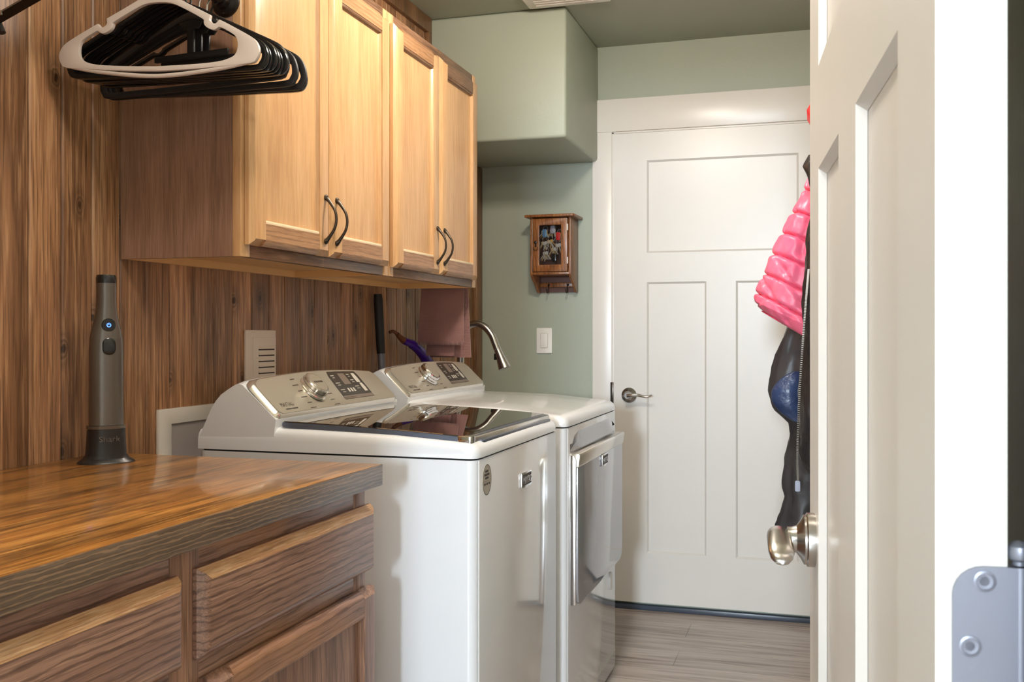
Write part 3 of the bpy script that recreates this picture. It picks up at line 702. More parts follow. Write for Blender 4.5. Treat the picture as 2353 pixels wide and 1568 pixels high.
zs = [(1.011,.0245,.0330),(1.06,.0245,.0330),(1.16,.0242,.0327),(1.185,.0236,.0316),(1.205,.0220,.0282),(1.222,.0203,.0236),(1.24,.0190,.0205),(1.262,.0182,.0190),(1.30,.0182,.0188)]
bm = NB(); loft(bm, turn([sect(VX,VY,z,a,b_) for z, a, b_ in zs[:4]])); obj('body', bm, 'vac', t)
bm = NB(); loft(bm, turn([sect(VX,VY,z,a+.0001,b_+.0001) for z, a, b_ in zs[3:]])); obj('grip', bm, 'vac', t)
bm = NB(); loft(bm, turn([sect(VX,VY,z,a,b_) for z, a, b_ in ((1.298,.0186,.0192),(1.309,.0186,.0192),(1.3145,.017,.0178))])); obj('nozzle_cap', bm, 'black', t)
def onface(z, out): return Vector((VX, VY, z))+fd*out
bm = NB(); lathe(bm, [(0,0),(.0135,0),(.0135,.002),(.0125,.003),(0,.003)], onface(1.213,.0198), fd, 28); pb = obj('power_button', bm, 'black', t)
bm = NB(); c0 = onface(1.213, .0232)
tube(bm, [c0+sd*.0038*math.sin(a)+Vector((0,0,.0038*math.cos(a))) for a in [math.radians(35+i*29) for i in range(11)]], .0007, 6); tube(bm, [c0+Vector((0,0,.0005)), c0+Vector((0,0,.0045))], .0007, 6)
obj('power_light', bm, 'led', pb)
bm = NB(); A_ = []
for lay in ((.0, 1.0), (.003, 1.0), (.0042, .86)):
    A_.append([onface(1.170, .0225+lay[0])+sd*u*lay[1]+Vector((0,0,w*lay[1])) for u, w in rrect(-.0125,.0125,-.017,.017,.0115,5)])
loft(bm, A_); obj('release_switch', bm, 'black', t)

# ---------------------------------------------------------------- vent plate and outlet box on the plank wall
t = thing('louvred_plate', 'almond louvred wall plate on the planks behind the washer', 'vent', (XL, 2.457, 1.1))
bm = NB(); prism(bm, [(2.379,.93),(2.536,.93),(2.536,1.206),(2.379,1.206)], 'X', XL+.0005, XL+.007); p = obj('plate', bm, 'vent', t, bevel=.002)
bm = NB(); prism(bm, [(2.413,.95),(2.532,.95),(2.532,1.186),(2.413,1.186)], 'X', XL+.007, XL+.010); obj('raised_panel', bm, 'vent', p, bevel=.0015)
for k in range(11):
    z = 1.158-k*.0165
    bm = NB(); prism(bm, [(XL+.0095, z+.0062), (XL+.0145, z-.0048), (XL+.0095, z-.0048)], 'Y', 2.438, 2.522); obj('louvre', bm, 'vent', p)
    bxo('louvre_slot', (XL+.0098, XL+.0104, 2.438, 2.522, z-.0085, z-.0049), 'slot', p)
t = thing('outlet_box', 'recessed white supply box frame low on the planks beside the washer', 'outlet box', (XL, 2.2, .85))
ro = [(2.002,.70),(2.37,.70),(2.37,1.016),(2.002,1.016)]; ri = [(2.050,.74),(2.325,.74),(2.325,.978),(2.050,.978)]
bm = NB(); ring(bm, ro, ri, 'X', XL+.0005, XL+.010); obj('frame', bm, 'trimwhite', t, bevel=.002)
bxo('recess', (XL+.0005, XL+.003, 2.048, 2.327, .738, .98), 'recess', t)
bm = NB(); tube(bm, spline([(XL+.006,2.13,.80),(XL+.03,2.14,.86),(XL+.035,2.17,.90),(XL+.02,2.22,.93)], 6), .009, 10); obj('hose', bm, 'recess', t)

# ---------------------------------------------------------------- washer and dryer
CONX = [(-1.186,.952),(-1.184,.978),(-1.181,1.000),(-1.262,1.076),(-1.267,1.0805),(-1.275,1.083),(-1.284,1.0825),(-1.293,1.078),(-1.308,1.069),(-1.324,1.057),(-1.338,1.042),(-1.350,1.022),(-1.361,1.0),(-1.373,.976),(-1.384,.952)]
def appliance(name, label, y0, y1, xf, dryer):
    t = thing(name, label, name.replace('_', ' '), (-1.04, (y0+y1)/2, 0), None)
    w = y1-y0; xb = -1.385; DZ = .006 if dryer else 0
    bm = NB(); prism(bm, rrect(xb, xf, y0, y1, .022, 6), 'Z', .018, .9235); obj('cabinet_body', bm, 'appl', t)
    # glossy front sheet
    bm = NB(); prism(bm, [(y0+.018,.02),(y1-.018,.02),(y1-.018,.9225),(y0+.018,.9225)], 'X', xf-.002, xf+.0012); obj('front_panel', bm, 'applfront', t, bevel=.001)
    for yy in (y0+.06, y1-.06):
        for xx in (xb+.06, xf-.06):
            bm = NB(); lathe(bm, [(.02,0),(.02,.012),(.012,.018)], (xx, yy, .0003), (0,0,1), 14); obj('foot', bm, 'blackmetal', t)
    bm = NB(); prism(bm, rrect(xb+.004, xf-.004, y0+.004, y1-.004, .02, 5), 'Z', .9235, .9275); obj('seam', bm, 'dark', t)
    # top deck: rounded front edge, slightly crowned
    prof = [(xb,.9275),(xf+.003,.9275),(xf+.003,.938),(xf-.002,.950),(xf-.012,.957),(xf-.03,.9605),(-.90,.972),(-1.10,.978),(-1.17,.979),(-1.19,.990 if dryer else .982),(xb,.975)]
    cy = (y0+y1)/2; secs = []
    for sY, k in ((y0,.45),(y0+.004,.75),(y0+.012,.93),(y0+.03,1),(cy-.15,1.04),(cy,1.05),(cy+.15,1.04),(y1-.03,1),(y1-.012,.93),(y1-.004,.75),(y1,.45)):
        fx = (0 if y0+.02 < sY < y1-.02 else (.003 if abs(sY-y0-.012) < .002 or abs(sY-y1+.012) < .002 else (.009 if y0+.002 < sY < y1-.002 else .018)))
        secs.append([(x-(fx if x > -.8 else 0), sY, .9275+(z+DZ*(x < -.72)-.9275)*(k if z > .93 else 1)) for x, z in prof])
    bm = NB(); loft(bm, secs); obj('top_deck', bm, 'appl', t, ang=40)
    # console shell with crowned top
    def arch(y):
        s = abs((y-cy)/(w/2)); return .014*(1-s**2)
    secs = []
    for i in range(25):
        y = y0+.002+(w-.004)*i/24; s = abs((y-cy)/(w/2)); sh = max(0, (s-.9)/.1)
        secs.append([(x, y+(0 if z > 1.0 else 0), z+DZ*.5+(arch(y)-.004*sh if z > 1.03 else 0)*(1 if z > 1.06 else .6)) for x, z in CONX])
    bm = NB(); loft(bm, secs); obj('console', bm, 'appl', t, ang=40)
    # silver control face, laid over the slope
    B0 = Vector((-1.1815, 0, 1.000+DZ*.5)); T0 = Vector((-1.2645, 0, 1.0785+DZ*.5)); N = Vector((T0.z-B0.z, 0, -(T0.x-B0.x))).normalized()
    def FP(y, v, out=.0): # v 0..1 up the slope
        p = B0.lerp(T0, v); a = arch(y)*max(0, v-.25)/.75
        return Vector((p.x, y, p.z+a))+N*out
    def facepatch(bm, ya, yb, va, vb, o0, o1, rr=.02, ny=24, nv=6, cut=0, bull=0):
        G2 = []
        for i in range(ny+1):
            yy = ya+(yb-ya)*i/ny; row = []
            for j in range(nv+1):
                v = va+(vb-va)*j/nv; L = Vector(T0-B0).length*(vb-va)
                # rounded corners
                y2 = yy; dv = min(v-va, vb-v)*Vector(T0-B0).length
                ins = rr-math.sqrt(max(0, rr*rr-(rr-min(dv, rr))**2)) if vb-v < v-va else (rr*.4-math.sqrt(max(0, (rr*.4)**2-(rr*.4-min(dv, rr*.4))**2)))
                y2 = min(max(yy, ya+ins), yb-ins)
                o_ = o1
                if bull:
                    de = min(y2-ya-ins, yb-ins-y2, dv); o_ = o0+(o1-o0)*math.sqrt(max(0, 1-(1-min(max(de,0)/bull, 1))**2))
                row.append(bm.verts.new(FP(y2, v, o_)))
            G2.append(row)
        for i in range(ny):
            for j in range(nv): bm.faces.new((G2[i][j], G2[i+1][j], G2[i+1][j+1], G2[i][j+1]))
        return G2
    bm = NB(); facepatch(bm, y0+.004, y1-.004, .0, 1.06, .0005, .009, .03, 60, 16, bull=.012); obj('control_face_rim', bm, 'silverrim', t, ang=60)
    bm = NB(); facepatch(bm, y0+.022, y1-.012, .06, .98, .009, .0096, .026, 40, 12); face = obj('control_face', bm, 'silver', t, ang=60)
    # knob
    ky = y0+.36*w if not dryer else y0+.355*w
    kc = FP(ky, .56, .0085); KR = .037
    bm = NB(); lathe(bm, [(KR+.004,0),(KR+.003,.004),(KR,.006),(KR-.001,.022),(KR-.003,.0245),(KR-.008,.025)], kc, N, 44); k_ = obj('knob', bm, 'chrome' if dryer else 'silverrim', t)
    bm = NB(); lathe(bm, [(KR-.0005,.0125),(KR+.0004,.013),(KR+.0004,.0136),(KR-.0005,.014)], kc, N, 44); obj('knob_groove', bm, 'ink', k_)
    bm = NB(); lathe(bm, [(KR-.0075,.0248),(KR-.008,.0262),(0,.0262)], kc, N, 40); obj('knob_cap', bm, 'silver', k_)
    U = (T0-B0).normalized()
    if not dryer: text('lettering', 'EXTRA POWER', .0085, 'ink', k_, kc+N*.0265-U*.002, (0,1,0), U, .0002, .75, 'CENTER')
    # display
    dy0, dy1 = (y0+.545*w, y0+.80*w) if not dryer else (y0+.56*w, y0+.80*w)
    bm = NB(); facepatch(bm, dy0, dy1, .20, .94, .0096, .0104, .006, 12, 6); dp = obj('display_panel', bm, 'dispglass', t, ang=60)
    bm = NB(); facepatch(bm, dy0+.055, dy0+.095, .58, .88, .0104, .0108, .001, 3, 3); obj('screen', bm, 'lcd', dp)
    bm = NB(); facepatch(bm, dy0, dy1, .20, .29, .0104, .0107, .001, 3, 2); obj('lower_band', bm, 'lcd', dp)
    kb = NB()
    for a, b_, v in ((.01,.03,.82),(.01,.034,.62),(.01,.034,.44),(.105,.122,.84),(.105,.125,.68),(.105,.130,.50)):
        facepatch(kb, dy0+a, dy0+b_, v, v+.018, .0104, .0108, .0005, 2, 1); facepatch(kb, dy0+a+.004, dy0+b_-.002, v-.055, v-.04, .0104, .0108, .0005, 2, 1)
    for a in (.05,.066,.082): facepatch(kb, dy0+a, dy0+a+.011, .38, .48, .0104, .0108, .001, 2, 1)
    facepatch(kb, dy1-.042, dy1-.016, .62, .88, .0104, .0108, .004, 3, 2); facepatch(kb, dy1-.034, dy1-.012, .36, .60, .0104, .0108, .004, 3, 2)
    obj('key_print', kb, 'keys', dp)
    # cycle names round the knob, too small to read
    cb = NB()
    for i in range(6):
        for sgn in (-1, 1):
            v = .84-.15*i; yy = ky+sgn*(.052-.010*abs(v-.5)); a, b_ = sorted((yy, yy+sgn*(.03 if i % 2 else .022)))
            if not (sgn == 1 and b_ > dy0-.004): facepatch(cb, a, b_, v, v+.022, .0096, .0099, .0003, 2, 1)
    obj('cycle_print', cb, 'ink', t)
    text('lettering', 'MAYTAG', .0175, 'ink', t, FP(y0+.052, .23, .0099), (0,1,0), U, .0002, .82)
    text('lettering', 'COMMERCIAL TECHNOLOGY', .0052, 'ink', t, FP(y0+.060, .14, .0099), (0,1,0), U, .0002, .8)
    # badge on the front
    by, bz = (y0+.365, .835) if not dryer else (3.165, .790)
    bx = xf+.0012 if not dryer else xf+.0275
    bm = NB(); prism(bm, [(by-.043,bz-.0165),(by,bz-.0215),(by+.043,bz-.0165),(by+.043,bz+.019),(by-.043,bz+.019)], 'X', bx, bx+.006); bd = obj('badge', bm, 'chrome', t, bevel=.0015)
    bm = NB(); prism(bm, [(by-.037,bz-.013),(by+.037,bz-.013),(by+.037,bz+.0145),(by-.037,bz+.0145)], 'X', bx+.006, bx+.0068); obj('badge_field', bm, 'ink', bd)
    text('lettering', 'MAYTAG', .0235, 'chrome', bd, (bx+.0072, by, bz-.0085), (0,1,0), (0,0,1), .0004, .72, 'CENTER')
    return t, face
WY0, WY1, WXF = 2.010, 2.700, -.698
t, _ = appliance('washing_machine', 'white top-load washing machine with a dark glass lid, nearer the counter', WY0, WY1, WXF, False)
# lid: curved dark glass in a slate frame, resting a little proud of the deck
def lidz(x): s = (x+1.20)/.47; return .9925-.010*s-.012*s*s
LY0, LY1 = 2.035, 2.694
def lidsecs(x0, x1, y0, y1, up, th, n=18, inset=0):
    out = []
    for i in range(n+1):
        x = x0+(x1-x0)*i/n; e = min(i, n-i); f = 1 if e > 0 else .6
        z1 = lidz(x)+up; z0 = z1-th*(f)
        ys = [y0+.003, y0+.005]+[y0+(y1-y0)*k/8 for k in range(1, 8)]+[y1-.005, y1-.003]
        out.append([(x, y0+.002, z0), (x, y0, (z0+z1)/2)]+[(x, y, z1+.0012*(1-((y-(y0+y1)/2)/((y1-y0)/2))**2)) for y in ys]+[(x, y1, (z0+z1)/2), (x, y1-.002, z0)])
    return out
bm = NB(); loft(bm, lidsecs(-1.178, -.722, LY0, LY1, 0, .016)); lid = obj('lid', bm, 'lidframe', t, ang=50)
bm = NB(); loft(bm, lidsecs(-1.176, -.7325, LY0+.003, LY1-.003, .0022, .003)); obj('lid_glass', bm, 'darkglass', lid, ang=12)
bm = NB(); zf = lidz(-.728); prism(bm, [(-.722, zf-.017), (-.716, zf-.012), (-.718, zf-.002), (-.731, zf+.0012), (-.731, zf-.004)], 'Y', LY0+.004, LY1-.004); obj('lid_front_trim', bm, 'silverrim', lid, bevel=.001)
bm = NB(); prism(bm, rrect(-.752, -.7145, LY0-.0015, LY0+.026, .008, 4), 'Z', zf-.0185, zf+.003); obj('lid_corner_cap', bm, 'chrome', lid, bevel=.002)
# finger recess under the lid front; slate tone paints the gap's shadow
bm = NB(); prism(bm, rrect(-.735, -.706, LY0+.05, LY1-.03, .008, 4), 'Z', .955, .9605); obj('finger_recess', bm, 'lidframe', t, bevel=.001)
# oval care sticker
bm = NB(); E_ = [(2.079+.030*math.cos(a), .8745+.034*math.sin(a)) for a in [2*PI*k/36 for k in range(36)]]
prism(bm, E_, 'X', WXF+.0012, WXF+.0017); st = obj('oval_sticker', bm, M['silver'], t)
bm = NB(); ring(bm, E_, [(2.079+.0285*math.cos(a), .8745+.0325*math.sin(a)) for a in [2*PI*k/36 for k in range(36)]], 'X', WXF+.0017, WXF+.002); obj('sticker_border', bm, 'ink', st)
bm = NB()
for z, a, b_ in ((.891,.012,.010),(.8835,.018,.017),(.876,.012,.011),(.863,.019,.020)):
    for k in range(6 if z != .863 else 8):
        n_ = 6 if z != .863 else 8; wv = (a+b_)/n_
        if z == .863 and k in (2, 5): continue
        box(bm, WXF+.0017, WXF+.0021, 2.079-a+k*wv+.0004, 2.079-a+(k+1)*wv-.0006, z, z+.0048)
box(bm, WXF+.0017, WXF+.0021, 2.056, 2.102, .8715, .872)
obj('sticker_print', bm, 'ink', st)

DY0, DY1, DXF = 2.775, 3.505, -.690
t, _ = appliance('dryer', 'white clothes dryer with a grey gloss drop door, beyond the washer', DY0, DY1, DXF, True)
t['category'] = 'dryer'
# grey gloss door with angled lower corners and a chrome grip
X0, X1 = DXF+.002, DXF+.027
out = [(2.812,.845),(2.812,.445),(2.822,.415),(2.845,.405),(3.45,.405),(3.478,.418),(3.488,.45),(3.488,.845)]
bm = NB(); prism(bm, out, 'X', X0, X1); dd = obj('dryer_door', bm, 'doorgloss', t, bevel=.003)
bm = NB(); prism(bm, [(X0,.849),(X1+.004,.849),(X1+.007,.843),(X1+.004,.812),(X1,.808),(X0,.808)], 'Y', 2.806, 3.492); obj('door_grip', bm, 'silverrim', dd, bevel=.002)
bm = NB(); prism(bm, [(DXF+.001,.41),(X1-.006,.41),(X1-.004,.83),(X1-.010,.842),(DXF+.001,.845)], 'Y', 2.803, 2.811); obj('door_side_trim', bm, 'chrome', dd, bevel=.002)
# dished grip pocket above the door
bm = NB(); secs = []
for i in range(13):
    s = i/12; y = 2.815+(3.478-2.815)*s; rr = min(1, (min(s, 1-s)*12/1.5)**.5) if 0 < s < 1 else 0
    secs.append([(DXF+.0016, y, .850), (DXF+.0015+.010*rr, y, .856), (DXF+.0015+.004*rr, y, .875), (DXF+.0015+.0015*rr, y, .850+.052*max(rr, .1)), (DXF+.0014, y, .850+.055*max(rr, .1))])
loft(bm, secs); obj('grip_pocket', bm, 'doorgloss', t, ang=60)
bm = NB(); prism(bm, [(DY0+.02,.072),(DY1-.02,.072),(DY1-.02,.075),(DY0+.02,.075)], 'X', DXF+.0012, DXF+.002); obj('kick_seam', bm, 'keys', t)
bm = NB(); prism(bm, [(3.42+.018*math.cos(a), .335+.032*math.sin(a)) for a in [2*PI*k/28 for k in range(28)]], 'X', DXF+.0012, DXF+.0017); obj('oval_sticker', bm, 'plateW', t)

# ---------------------------------------------------------------- behind the dryer: pole, purple handle, towel, sink and faucet
t = thing('mop_handle', 'grey metal mop handle with a black grip leaning behind the dryer', 'mop', (-1.41, 3.26, 0))
p0, p1 = Vector((-1.43, 3.265, .02)), Vector((-1.470, 3.190, 1.335)); q = p0.lerp(p1, .845)
bm = NB(); tube(bm, [p0, q], .0125, 16); obj('pole', bm, 'steel', t)
bm = NB(); tube(bm, [q-(p1-p0).normalized()*.004, q.lerp(p1, .1), q.lerp(p1, .9), p1], [.0145, .0155, .0165, .014], 18); obj('grip', bm, 'blackmatte', t)
bm = NB(); tube(bm, [p0+Vector((0,0,.03)), p0+Vector((0,0,-.019))], [.02,.03], 12); obj('mop_socket', bm, 'steel', t)
t = thing('purple_duster', 'curved purple plastic duster handle with brown tip beside the mop handle', 'duster', (-1.43, 3.46, 0))
P = spline([(-1.435,3.58,.03),(-1.432,3.57,.6),(-1.425,3.555,1.03),(-1.425,3.535,1.09),(-1.434,3.49,1.13),(-1.444,3.43,1.158),(-1.453,3.375,1.172),(-1.462,3.338,1.195)], 6)
n = len(P); R = []
for i in range(n):
    z = P[i].z; y = P[i].y
    R.append(.011 if z < 1.0 else (.017+.004*math.sin((z-1.0)/.16*PI) if z < 1.16 else max(.008, .015-.20*(z-1.16))))
bm = NB(); k = int(n*.86); tube(bm, P[:k+1], R[:k+1], 16); obj('handle_body', bm, 'purple', t)
bm = NB(); tube(bm, P[k:], R[k:], 14); tube(bm, spline([P[-1], P[-1]+Vector((-.01,-.012,.010)), P[-1]+Vector((-.018,-.026,.006))], 4), .006, 10); obj('handle_tip', bm, 'rust', t)
# towel bar on the cabinet end, towel over it
t = thing('towel_rail', 'short metal towel rail on the far end of the wall cabinets', 'towel rail', (-1.33, 3.45, 1.46))
bm = NB(); tube(bm, [(-1.47,3.465,1.47),(-1.20,3.465,1.47)], .006, 12)
for x in (-1.46,-1.21): tube(bm, [(x,3.4155,1.47),(x,3.465,1.47)], .007, 10)
obj('rail_bar', bm, 'nickel', t)
t = thing('hand_towel', 'mauve waffle hand towel hanging beneath the far wall cabinet', 'towel', (-1.33, 3.45, 1.15))
def towel(name, x0t, x1t, x0b, x1b, zt, zb, y, yb, wv, th=.004, bowl=0):
    bm = NB(); secs = []; nz = 26; nx = 20
    F_, Bk = [], []
    for j in range(nz+1):
        s = j/nz; z = zt+(zb-zt)*s; r1, r2 = [], []
        for i in range(nx+1):
            u = i/nx; x = (x0t+(x1t-x0t)*u)*(1-s)+(x0b+(x1b-x0b)*u)*s
            yy = y+(yb-y)*s + wv*math.sin(u*PI*3.2+.6)*(.35+.65*(1-s)) + .002*noise.noise(Vector((x*20, z*9, y*5)))
            zz = z-(bowl*math.sin(u*PI) if j == nz else bowl*math.sin(u*PI)*s)
            r1.append(bm.verts.new((x, yy, zz))); r2.append(bm.verts.new((x, yy+th, zz)))
        F_.append(r1); Bk.append(r2)
    for j in range(nz):
        for i in range(nx):
            bm.faces.new((F_[j][i], F_[j][i+1], F_[j+1][i+1], F_[j+1][i])); bm.faces.new((Bk[j][i], Bk[j+1][i], Bk[j+1][i+1], Bk[j][i+1]))
        bm.faces.new((F_[j][0], F_[j+1][0], Bk[j+1][0], Bk[j][0])); bm.faces.new((F_[j][nx], Bk[j][nx], Bk[j+1][nx], F_[j+1][nx]))
    for i in range(nx):
        bm.faces.new((F_[0][i], Bk[0][i], Bk[0][i+1], F_[0][i+1])); bm.faces.new((F_[nz][i], F_[nz][i+1], Bk[nz][i+1], Bk[nz][i]))
    return obj(name, bm, 'towel', t, ang=60)
towel('front_fold', -1.405, -1.245, -1.425, -1.242, 1.478, 1.165, 3.452, 3.440, .003, bowl=.006)
towel('back_fold', -1.40, -1.243, -1.392, -1.228, 1.478, 1.108, 3.474, 3.482, .003)
towel('inner_fold', -1.38, -1.28, -1.40, -1.288, 1.40, 1.114, 3.460, 3.462, .002)
bm = NB(); tube(bm, [(-1.402,3.463,1.479),(-1.243,3.463,1.479)], .0125, 14); obj('top_fold', bm, 'towel', t)
bm = NB()
for k in range(34): box(bm, -1.422+k*.0053, -1.4195+k*.0053, 3.4375, 3.441, 1.155, 1.1665)
obj('hem', bm, 'towel', t)
# laundry sink (mostly hidden by the dryer)
t = thing('laundry_sink', 'white laundry sink standing in the far corner behind the dryer', 'sink', (-1.2, 3.93, 0))
O = rrect(-1.49,-.96,3.60,4.29,.02,4); I = rrect(-1.36,-1.00,3.66,4.22,.04,4)
bm = NB(); ring(bm, O, I, 'Z', .83, .90); prism(bm, I, 'Z', .60, .83); obj('basin', bm, 'appl', t, bevel=.003)
bm = NB(); box(bm, -1.47,-1.0,3.62,4.27,0,.60); obj('sink_stand', bm, 'appl', t)
t = thing('faucet', 'brushed nickel pull-down gooseneck faucet arching right of the towel', 'faucet', (-1.425, 3.93, .90))
fy, fx = 3.80, -1.386
bm = NB(); lathe(bm, [(.030,0),(.030,.008),(.021,.014),(.019,.06),(.0155,.065)], (fx, fy, .9005), (0,0,1), 24)
P = [(fx,fy,.95),(fx,fy,1.10),(fx,fy,1.15),(fx+.008,fy,1.195),(fx+.034,fy,1.228),(fx+.070,fy,1.2365),(fx+.106,fy,1.222),(fx+.134,fy,1.190),(fx+.149,fy,1.155),(fx+.157,fy,1.135)]
tube(bm, spline(P, 6), .0145, 20); obj('spout', bm, 'nickel', t)
a = Vector((fx+.156,fy,1.139)); d = Vector((.25,0,-.62)).normalized()
bm = NB(); tube(bm, [a, a+d*.004, a+d*.005, a+d*.03, a+d*.072, a+d*.086, a+d*.089], [.0155,.0155,.0145,.0165,.0235,.0255,.023], 24); obj('spray_head', bm, 'nickel', t)
bm = NB(); e = a+d*.028; box(bm, e.x-.022, e.x-.012, fy-.007, fy+.007, e.z-.022, e.z+.004); obj('spray_button', bm, 'blackmetal', t, bevel=.002)
bm = NB(); tube(bm, [(fx+.014,fy,.94),(fx+.05,fy-.01,.955),(fx+.075,fy-.015,.985)], [.006,.0055,.005], 10); obj('lever', bm, 'nickel', t)

# ---------------------------------------------------------------- key cabinet and light switch on the far wall
t = thing('key_cabinet', 'carved brown wooden key cabinet with glass door on the sage wall', 'key cabinet', (-1.1, YF, 1.37))
kx0, kx1, kyf, kyb = -1.197, -1.016, 4.165, YF-.001
bm = NB(); prism(bm, rrect(kx0-.022, kx1+.022, kyf-.026, kyb, .012, 4), 'Z', 1.700, 1.711); obj('roof', bm, 'walnut', t, bevel=.003)
for x0 in (kx0, kx1-.011):
    bm = NB(); prism(bm, [(kyf,1.70),(kyb,1.70),(kyb,1.378),(kyb-.035,1.378),(kyb-.05,1.388),(kyf+.060,1.415),(kyf+.020,1.435),(kyf,1.452)], 'X', x0, x0+.011); obj('side_bracket', bm, 'walnut', t, bevel=.002)
bxo('back_board', (kx0+.011, kx1-.011, kyb-.008, kyb, 1.38, 1.70), 'walnutback', t)
bxo('shelf', (kx0+.006, kx1-.006, kyf-.003, kyb-.008, 1.452, 1.463), 'walnut', t, bevel=.002)
bxo('hook_rail', (kx0+.011, kx1-.011, kyb-.022, kyb-.008, 1.402, 1.424), 'walnut', t, bevel=.003)
dx0, dx1, dz0, dz1 = kx0+.013, kx1-.013, 1.465, 1.696
bm = NB(); ring(bm, [(dx0,dz0),(dx1,dz0),(dx1,dz1),(dx0,dz1)], [(dx0+.029,dz0+.030),(dx1-.029,dz0+.030),(dx1-.029,dz1-.030),(dx0+.029,dz1-.030)], 'Y', kyf-.006, kyf+.008); kd = obj('cabinet_door', bm, 'walnut', t, bevel=.003)
bxo('glass_pane', (dx0+.028, dx1-.028, kyf+.001, kyf+.003, dz0+.029, dz1-.029), 'keyglass', kd)
bm = NB(); lathe(bm, [(.0055,0),(.004,.004),(.006,.008),(0,.010)], (dx0+.014, kyf-.006, 1.592), (0,-1,0), 14); tube(bm, [(dx0+.014+.010*math.sin(a), kyf-.013, 1.568-.010*math.cos(a)) for a in [math.radians(-120+i*24) for i in range(11)]], .0012, 8); box(bm, dx0+.0105, dx0+.0175, kyf-.008, kyf-.006, 1.572, 1.60); obj('ring_pull', bm, 'blackmetal', kd)
for zz in (1.655, 1.512): bxo('hinge', (dx1-.002, dx1+.002, kyf-.0075, kyf-.002, zz-.014, zz+.014), 'plateW', kd)
def jhook(x, parent, yb=kyb-.022, z=1.413):
    bm = NB(); lathe(bm, [(.0055,0),(.0055,.002),(.002,.004)], (x, yb, z), (0,-1,0), 14)
    tube(bm, spline([(x,yb-.003,z),(x,yb-.012,z-.004),(x,yb-.016,z-.018),(x,yb-.020,z-.034),(x,yb-.034,z-.036),(x,yb-.040,z-.022)], 5), .0017, 8)
    lathe(bm, [(0,0),(.003,.001),(.003,.004),(0,.005)], (x, yb-.040, z-.022), (0,0,1), 10)
    obj('hook', bm, 'blackmetal', parent)
jhook(kx0+.052, t); jhook(kx1-.042, t)
for x in (kx0+.03, kx1-.03):
    bm = NB(); lathe(bm, [(.006,0),(.006,.003)], (x, kyb-.001, 1.716), (0,-1,0), 12); obj('hanging_ring', bm, 'blackmetal', t)
# keys and fobs hanging inside: each bunch is its own thing
rng = random.Random(3)
def keybunch(label, x, z, n, fob, fc):
    k = thing('key_bunch', label, 'keys', (x, kyb-.03, z), 'bunches of keys behind the glass')
    yy = kyf+.05
    bm = NB(); tube(bm, [(x+.010*math.cos(a), yy, z+.012*math.sin(a)) for a in [2*PI*i/16 for i in range(17)]], .0009, 6, cap=False); obj('key_ring', bm, 'keysteel', k)
    for i in range(n):
        a = math.radians(-125+70*i/max(1, n-1)+rng.uniform(-8, 8)); L = rng.uniform(.028, .04); c0 = Vector((x+.008*math.cos(a), yy-.004-.002*i, z+.010*math.sin(a))); d_ = Vector((math.cos(a), 0, math.sin(a)))
        bm = NB(); lathe(bm, [(.0025,0),(.0075,0),(.0075,.0018),(.0025,.0018)], c0+d_*.006, (0,-1,0), 12); tube(bm, [c0+d_*.010, c0+d_*L], .0021, 4)
        obj('key', bm, 'gold' if i % 3 == 1 else 'keysteel', k)
    if fob:
        bm = NB(); px, pz = fob; prism(bm, [(p[0], p[1]) for p in rrect(px-.010, px+.010, pz-.018, pz+.018, .006, 4)], 'Y', yy-.022, yy-.012); obj('fob', bm, fc, k, bevel=.002)
    bm = NB(); tube(bm, [(x, kyb-.008, z+.018), (x, yy, z+.016), (x, yy, z+.010)], .0012, 8); obj('peg', bm, 'blackmetal', k)
keybunch('key bunch with a blue fob, upper left behind the glass', -1.142, 1.655, 8, (-1.140, 1.635), 'blueplastic')
keybunch('key bunch with a pale grey fob, upper middle behind the glass', -1.105, 1.660, 9, (-1.104, 1.650), 'pale')
keybunch('key bunch with a red fob, upper right behind the glass', -1.078, 1.640, 8, (-1.079, 1.620), 'red')
keybunch('brass and steel key bunch, lower left behind the glass', -1.138, 1.562, 10, None, None)
keybunch('key bunch with a black fob, lower right behind the glass', -1.100, 1.578, 10, (-1.098, 1.528), 'black')
keybunch('plain steel key bunch in the very middle of the glass', -1.118, 1.612, 8, None, None)
keybunch('small key bunch at the left edge of the glass, mid height', -1.144, 1.606, 7, None, None)
keybunch('small key bunch at the right edge of the glass, mid height', -1.082, 1.596, 7, None, None)
t = thing('light_switch', 'white rocker light switch on the sage wall below the key cabinet', 'switch', (-1.17, YF, 1.166))
bm = NB(); prism(bm, rrect(-1.207,-1.136,1.109,1.222,.003,3), 'Y', YF-.0075, YF-.0008); p = obj('plate', bm, 'plateW', t, bevel=.0025)
bm = NB(); box(bm, -1.189, -1.154, YF-.0082, YF-.007, 1.132, 1.199); obj('switch_frame', bm, 'keys', t)
bm = NB(); prism(bm, [(YF-.0115,1.134),(YF-.008,1.134),(YF-.008,1.197),(YF-.009,1.197)], 'X', -1.187, -1.156); obj('rocker', bm, 'plateW', t, bevel=.001)
for z in (1.116, 1.215):
    bm = NB(); lathe(bm, [(.003,0),(.0025,.001),(0,.0012)], (-1.1715, YF-.0075, z), (0,-1,0), 12); obj('screw', bm, 'plateW', t)

